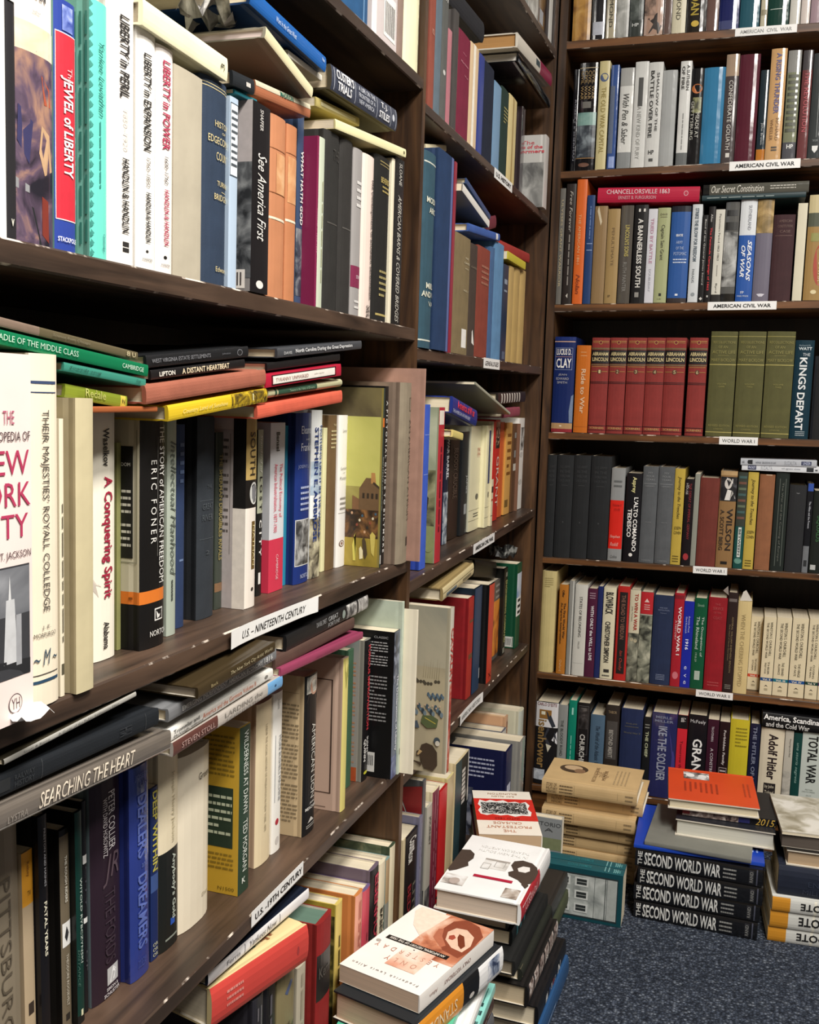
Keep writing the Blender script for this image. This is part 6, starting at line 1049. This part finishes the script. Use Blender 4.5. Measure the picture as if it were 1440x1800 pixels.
# ---- stack behind it
PC, PD = flat((763.7, 1560), .25), flat((918.6, 1591), .25)
uC = (Vector(PD) - Vector(PC)); uC.z = 0; uC.normalize()
def SU(da, db, w, z, t, h, *a, **k):
    p = shift(PC, uC, da, db); q = shift(PC, uC, da + w, db)
    F(p, q, z, t, h, *a, **k)
SU(0, 0, .140, .216, .034, .212, 'white hardback with brown cut-out figures and a red spine', '#b8232f', B(.62, 1, '#efeeec'), T('POVERTY', .1, .5, .35, .7, '#e6b9b9', 'u'), L('S', .04, .3, .7, .85, 1, '#e6c9c9', 'v'),
   P([(.34, .90), (.30, .97), (.33, 1), (.70, 1), (.72, .90), (.66, .82), (.58, .80), (.50, .83), (.44, .80), (.40, .84)], '#4a3d35', 'R'), P([(.34, .02), (.30, .10), (.36, .18), (.40, .30), (.46, .33), (.50, .28), (.58, .34), (.66, .33), (.70, .24), (.68, .12), (.62, .04), (.54, .0), (.44, .0)], '#4a3d35', 'R'), P([(.54, .10), (.60, .12), (.60, .20), (.55, .25), (.50, .22), (.50, .14)], '#ece7e2', 'R'), P([(.25, .05), (.30, .03), (.36, .08), (.30, .12)], '#4a3d35', 'R'), N(.46, .62, .36, .66, '#c9c4be', '#e0dcd6', '#f0eeec', 'R', 30), FR(.50, .60, .40, .52, .006, .008, '#a9a39c', 'R'), FR(.44, .54, .56, .66, .006, .008, '#a9a39c', 'R'), Q(.60, .625, .36, .66, '#a9a098', 'R'), N(.10, .26, .72, .98, '#8d8078', '#d0c9c2', '#f0eeec', 'R', 30), E(.16, .84, .05, .06, '#b9a9a0', 'R'), Q(.285, .325, .22, .68, '#b01f3a', 'R'), T('SARA JOURNEY', .292, .318, .26, .62, '#e6b9c0', 'h', 'R'), T('THE AMERICAN AMBITION', .80, .84, .2, .8, '#d9d6d2', 'h', 'R'), T('IN THE NEW SOUTH', .73, .77, .2, .8, '#d9d6d2', 'h', 'R'), N(.05, .2, .08, .26, '#6d5a4c', '#b9aca0', '#efeeec', 'R', 30), side='#f1f0ee', paper='#d8c6b4')
SU(-.008, .034, .122, .186, .0295, .205, 'black hardback with a red and teal spine under the brown figures', '#1c1c1d', B(.66, 1, '#b8232c'), B(.62, .70, '#e0dad4'), Q(.3, .6, .1, .9, '#1f4f57'), L('S', .32, .58, .2, .85, 4, '#6da3a9'), N(.75, 1, .2, .8, '#1c1c1d', '#3a3a3c', '#a9a9a6', 'R', 40), side='#1c1c1d', paper='#b9aa98')
SU(-.006, .036, .126, .1605, .0250, .205, 'black book with teal spine lettering below the red-topped one', '#1a2224', L('S', .1, .45, .2, .85, 3, '#3f7d86'), side='#161617')
SU(-.02, -.005, .156, .1360, .0240, .235, 'large flat black book jutting from the middle stack', '#1b1b1a', kind='c', paper='#8d8270')
SU(-.02, .02, .162, .1155, .0200, .22, 'black leathery book with a worn spine below the large flat one', '#22241d', P([(.08, 1), (.0, .4), (.0, 1)], '#c9b48d'), kind='c', bulge=.004)
SU(-.01, .01, .165, .0805, .0345, .225, 'book with sepia photographs in frames along its spine', '#1d1b1a', [N(.03 + .165 * i, .165 + .165 * i, .06, .96, '#57463f', '#a3928a', '#ded3cb', 'S', 70, 1.2) for i in range(6)], T('*Bud', .55, .64, .2, .5, '#f0ece6', 'u'), side='#1d1b1a', paper='#cdbb9c')
SU(-.01, .02, .180, .0455, .0345, .22, 'black book with small white and coloured spine letters', '#151517', T('*MH', .24, .30, .3, .7, '#e6e6e6', 'u'), T('*NO', .36, .40, .3, .65, '#4a6db0', 'u'), T('*NO', .42, .46, .3, .65, '#c9c9cf', 'u'), T('*NO', .48, .52, .3, .65, '#b33a3a', 'u'), T('*OF', .54, .58, .3, .6, '#a9a9b3', 'u'), T('*N', .68, .76, .2, .7, '#e6e6e6', 'u'))
SU(-.01, .03, .185, .0005, .0445, .22, 'steel blue book below the black one with coloured letters', '#2c517d', L('S', .1, .5, .35, .6, 1, '#8da3c4', 'v'))
# ---- olive pair right behind, by the carpet
F((.055, 1.775), (.188, 1.772), .0665, .034, .145, 'dark book showing tan page ends behind the middle stack', '#2a2725', face='head', paper='#a3927c')
F((.050, 1.735), (.190, 1.732), .0305, .0355, .185, 'plain olive green book lying beside the carpet', '#4a4f38', side='#3b4030', face='head', kind='c')
F((.06, 1.735), (.182, 1.735), .0005, .0295, .185, 'dark brown book on the carpet under the olive green one', '#3a3028', face='head', kind='c')
# ---- stack under the red and white engraving cover
PE, PF = (.060, 1.711), (.164, 1.746)
uE = Vector((PF[0] - PE[0], PF[1] - PE[1], 0)).normalized()
def SV(da, db, w, z, t, h, *a, **k):
    F(shift(PE, uE, da, db), shift(PE, uE, da + w, db), z, t, h, *a, **k)
SV(0, 0, .114, .213, .027, .205, 'white paperback with a red band and a black engraving', '#efe6d8', Q(.30, .80, 0, 1, '#cf2c22', 'R'),
  P([(.74, .12), (.71, .22), (.74, .3), (.72, .42), (.77, .5), (.74, .62), (.77, .72), (.73, .80), (.77, .90), (.66, .94), (.60, .90), (.52, .95), (.44, .92), (.41, .82), (.44, .72), (.41, .6), (.43, .48), (.39, .36), (.42, .24), (.41, .1), (.50, .07), (.57, .12), (.66, .07)], '#efece6', 'R'), N(.45, .71, .13, .89, '#121212', '#3a3a3a', '#ece9e3', 'R', 110, 3.0), T('INTO 1860', .325, .365, .3, .7, '#8d1a14', 'h', 'R'), T('RAY ALLEN', .84, .875, .3, .68, '#b08d72', 'h', 'R'), T('BILLINGTON', .90, .94, .24, .74, '#b08d72', 'h', 'R'), T('CRUSADE', .22, .27, .28, .74, '#c98d72', 'h', 'R'), T('PROTESTANT', .135, .185, .14, .86, '#c98d72', 'h', 'R'), T('THE', .05, .10, .4, .6, '#c98d72', 'h', 'R'), soft=True, paper='#cfb08c', face='head')
SV(-.004, .006, .116, .1605, .052, .195, 'thick maroon book just under the engraving paperback', '#5a1f2c', face='head', kind='c')
SV(.004, .012, .110, .1010, .059, .185, 'thick dark book second below the engraving paperback', '#26272b', face='head')
# ---- grey and turquoise books standing on the carpet
book((.030, 2.082, .0005), (0, 0, 1), (-1, 0, 0), .022, .142, .122, 'grey book with a red squiggle standing behind the turquoise pair', '#8d9091', (Q(.30, .48, .5, 1, '#7d8462', 'R'), P([(.50, .78), (.52, .9), (.60, .82), (.66, .92), (.74, .86), (.64, .84), (.58, .76)], '#b3403a', 'R'), T('HISTORIO', .06, .12, .45, .98, '#4a4c4d', 'h', 'R'), T('A', .15, .2, .7, .85, '#4a4c4d', 'h', 'R'), Q(.8, .98, .6, 1, '#a3a6a6', 'R')), group='books stacked on the carpet')
for i, yf in enumerate((1.956, 1.984)):
    rec = []
    if i == 0:
        rec = [Q(.05, .96, .10, .94, '#2a3234', 'R'), N(.17, .95, .13, .91, '#7d8280', '#a3a8a4', '#bfc3bf', 'R', 26), Q(.18, .19, .13, .91, '#4a504e', 'R'), Q(.30, .305, .13, .91, '#5a605e', 'R'), Q(.06, .165, .13, .91, '#a9ada9', 'R')]
        for r_ in range(3):
            for c_ in range(3):
                a0, b0 = .37 + .20 * c_, .17 + .25 * r_
                rec += [Q(a0, a0 + .15, b0, b0 + .17, '#cdd0cc', 'R'), Q(a0 + .02, a0 + .13, b0 + .03, b0 + .14, '#2c3030', 'R'), Q(a0 + .02, a0 + .13, b0 + .08, b0 + .092, '#9a9e9a', 'R')]
    book((.118, yf, .1065), (1, 0, 0), (0, 0, 1), .0262, .178, .106, ['front turquoise paperback with an old building on its cover', 'rear one of two turquoise paperbacks standing spine up'][i], '#14525a', tuple(rec) + (T('*ROCK', .04, .12, .3, .8, '#5f9c9c'), L('S', .06, .12, .2, .85, 3, '#7db0b0'), T('*ROMANS ROOTS', .36, .62, .28, .75, '#1f7077'), Q(.16, .17, .1, .9, '#7db0b0'), Q(.2, .21, .1, .9, '#7db0b0')), soft=True, side='#17454d', group='books stacked on the carpet')
# ---- tan set by the back bookcase
TG = dict(group='matching tan volumes stacked by the back bookcase', kind='k')
def tan(x0, x1, y, z, desc, skew=0.0, top=False):
    dec = [T('STORY OF', .05, .16, .6, .85, '#6d5a40'), T('MILITARY', .05, .17, .35, .55, '#6d5a40'), T('MEMOIRS', .05, .16, .1, .3, '#6d5a40'), [L('S', .19, .33, .15, .85, 3, '#6d5a40', 'v')], Q(.345, .348, .15, .85, '#8d7858'), L('S', .88, .96, .2, .8, 2, '#8d7858', 'v'), Q(.80, .802, .2, .8, '#8d7858')]
    if top: dec += [E(.27, .62, .155, .17, '#4a3828', 'R'), E(.26, .66, .10, .10, '#c9ab86', 'R'), E(.34, .55, .06, .09, '#8d6d50', 'R'), T('STORY OF', .56, .66, .42, .5, '#8d7150', 'v', 'R') , T('VENICE', .52, .62, .52, .64, '#8d7150', 'u', 'R'), T('RECOLLECTIONS', .50, .54, .2, .8, '#8d7150', 'h', 'R'), T('MEMOIR', .60, .64, .3, .72, '#8d7150', 'h', 'R'), L('R', .72, .88, .2, .8, 4, '#b39a72', 'h')]
    F((x0, y), (x1, y + skew), z, .0295, .145, desc, '#c9aa7a', *dec, face='spine', **TG)
tan(.105, .299, 2.120, .0005, 'tan volume at the very foot of the tan stack')
tan(.110, .302, 2.118, .0305, 'tan volume second from the floor in the tan stack')
tan(.106, .300, 2.120, .0605, 'tan volume third from the floor in the tan stack')
tan(.118, .300, 2.112, .0905, 'tan volume fourth from the top of the tan stack')
tan(.101, .298, 2.096, .1205, 'tan volume third from the top, half hiding the fourth')
tan(.106, .309, 2.122, .1505, 'tan volume second from the top, pushed slightly right')
tan(.098, .298, 2.098, .1810, 'tan volume with an oval portrait, topmost of the tan stack', top=True)
# ---- four black volumes and what lies on them
WL = ['bottom', 'second from bottom', 'third from bottom', 'top']
WX = [(.314, .547), (.312, .549), (.318, .552), (.311, .549)]
for i in range(4):
    (a, b), z = WX[i], .0005 + .0352 * i
    F((a, 1.983 + .003 * (i % 2)), (b, 1.979 + .003 * (i % 2)), z, .0347, .20, WL[i] + ' one of four black volumes with big silver lettering', '#141416', T('*SECOND WORLD WAR', .075, .68, .14, .88, '#d3d3d0'), T('*THE', .022, .058, .1, .9, '#c4c4c1', 'h'), L('S', .70, .80, .15, .85, 3, '#8d8d8a', 'v'), Q(.90, .935, .12, .88, '#2a2a2e'), T('RAND', .905, .93, .2, .8, '#8d8d8a', 'h'), Q(.955, .965, .05, .95, '#4a4c5a'), face='spine', kind='g', bulge=.002, group='four black volumes with silver lettering')
F((.307, 1.987), (.552, 1.996), .1418, .0075, .215, 'thin bright blue book lying on the four black volumes', '#1f45b0', L('R', .9, .97, .2, .9, 2, '#8da3e0'), face='spine', soft=True, side='#1c3fa8')
F((.327, 1.990), (.527, 1.983), .1497, .0085, .205, 'plain grey board-covered book lying on the blue one', '#77776f', face='spine', kind='k', soft=True)
F((.381, 2.040), (.569, 2.042), .1587, .034, .165, 'book showing a wide cream fore-edge in the right-hand stack', '#22242a', face='fore', paper='#cfcdc0')
F((.392, 2.062), (.571, 2.070), .1932, .0155, .145, 'black book with a photographic spine and gold numerals', '#17161a', N(.0, .60, .05, .95, '#4a3a38', '#a9968d', '#e6ded6', sc=60, di=1.5), Q(.0, .08, .3, .8, '#8d2a2c'), Q(.60, .72, .1, .9, '#2c2f6d'), T('/2015.', .78, .99, .05, .95, '#c9a347'), face='spine', soft=True)
F((.364, 2.048), (.538, 2.062), .2092, .0205, .185, 'orange-red book with a small photograph, topmost of its stack', '#d24a22', N(.52, .82, .10, .32, '#2c2a2a', '#8d8a86', '#f0eeec', 'R', 45), E(.74, .2, .05, .06, '#f0eeec', 'R'), E(.60, .22, .05, .07, '#e6e3e0', 'R'), L('R', .42, .84, .42, .72, 7, '#a83a1c'), L('R', .06, .16, .3, .7, 2, '#b03f1f'), paper='#d9cdb0', face='fore')
# ---- stack at the right edge
for i, (z, t) in enumerate([(.0005, .0295), (.0305, .0345), (.0655, .0275)]):
    F((.566 + .002 * i, 1.990 - .004 * i), (.80, 2.010 - .004 * i), z, t, .165, ['lowest', 'middle', 'highest'][i] + ' of three white volumes with orange spine ends', '#cfcfc9', B(.655, .675, '#e3dfcf'), B(.86, 1, '#c98a2c'), T('*BOOTE', .50, .78, .22, .72, '#1a1a1a'), face='spine', flip=True, group='white volumes with orange spine ends')
F((.578, 1.992), (.80, 2.006), .0935, .058, .17, 'thick navy book with dim embossed lettering, above white volumes', '#1c2232', T('THE HARPER', .3, .72, .66, .86, '#2f3648'), T('ENCYCLOPEDIA', .24, .78, .4, .58, '#2f3648'), T('MILITARY HISTORY', .2, .82, .12, .3, '#2f3648'), face='spine', kind='c', bulge=.006)
F((.590, 2.000), (.80, 2.012), .1520, .030, .20, 'black book showing tan fore-edge at the right', '#1a1817', face='fore', paper='#b59c7d')
F((.580, 2.010), (.79, 2.022), .1830, .0255, .20, 'book with a black edge under the faded map cover', '#22201f', face='fore', paper='#5a5048', soft=True)
F((.579, 2.004), (.79, 2.026), .2092, .006, .195, 'pale paperback with a faded map cover, topmost at right', '#b9b5a9', N(.0, 1, 0, 1, '#8d8570', '#b9b3a3', '#dcd8cf', 'R', 22), P([(.1, .2), (.5, .3), (.6, .6), (.2, .8)], '#b3a55c', 'R'), face='fore', soft=True)

# ================================================================ torn and crumpled paper lying among the books
def scrap(px, ax, v, w, l, label, col, seed, rot=0.0, amp=.3, pic=None):
    c = on_axis(px, ax, v)
    rg = random.Random(seed); n = 7
    mw = Matrix.Translation(Vector(c)) @ Matrix.Rotation(math.radians(rot), 4, 'Z')
    r = empty('torn_paper', mw, label, 'paper scrap')
    V, FF = [], []
    hgt = {(i, j): amp * w * (rg.random() - .35) for i in range(n) for j in range(n)}
    for sgn in (0, 1):
        for i in range(n):
            for j in range(n):
                ragged = (rg.random() - .5) * .12 if i in (0, n - 1) or j in (0, n - 1) else 0
                V.append((w * (i / (n - 1) - .5 + ragged * 0), l * (j / (n - 1) - .5), hgt[i, j] + .0004 * sgn))
    k = n * n
    for i in range(n - 1):
        for j in range(n - 1):
            a, b, c_, d_ = i * n + j, (i + 1) * n + j, (i + 1) * n + j + 1, i * n + j + 1
            FF += [(a, d_, c_, b), (a + k, b + k, c_ + k, d_ + k)]
    for i in range(n - 1):
        for (p, q) in ((i, i + 1), ((n - 1) * n + i, (n - 1) * n + i + 1), (i * n, (i + 1) * n), (i * n + n - 1, (i + 1) * n + n - 1)):
            FF.append((p, q, q + k, p + k))
    mesh_obj('sheet', V, FF, [pic or cover_mat(col, 'k')], r)
scrap((366, 34), 0, -.05, .05, .06, 'crumpled grey photographic jacket scrap over the cream lying book', '#8d8a86', 3, 20, .55, picture('#4a4846', '#9a9794', '#d9d6d2', 40))
scrap((48, 1254), 0, .012, .022, .030, 'torn white paper under the huge pink-white book', '#f4f2ee', 5, 0, .35)
scrap((884, 972), 0, -.03, .05, .055, 'torn black jacket scrap hanging above the far left lower shelf', '#1c1c1a', 8, 30, .6, picture('#121212', '#2a2a28', '#8d8d88', 50))
scrap((892, 1243), 0, -.05, .05, .035, 'torn grey paper on top of the cream-white corner book', '#a39c8c', 11, 10, .4)
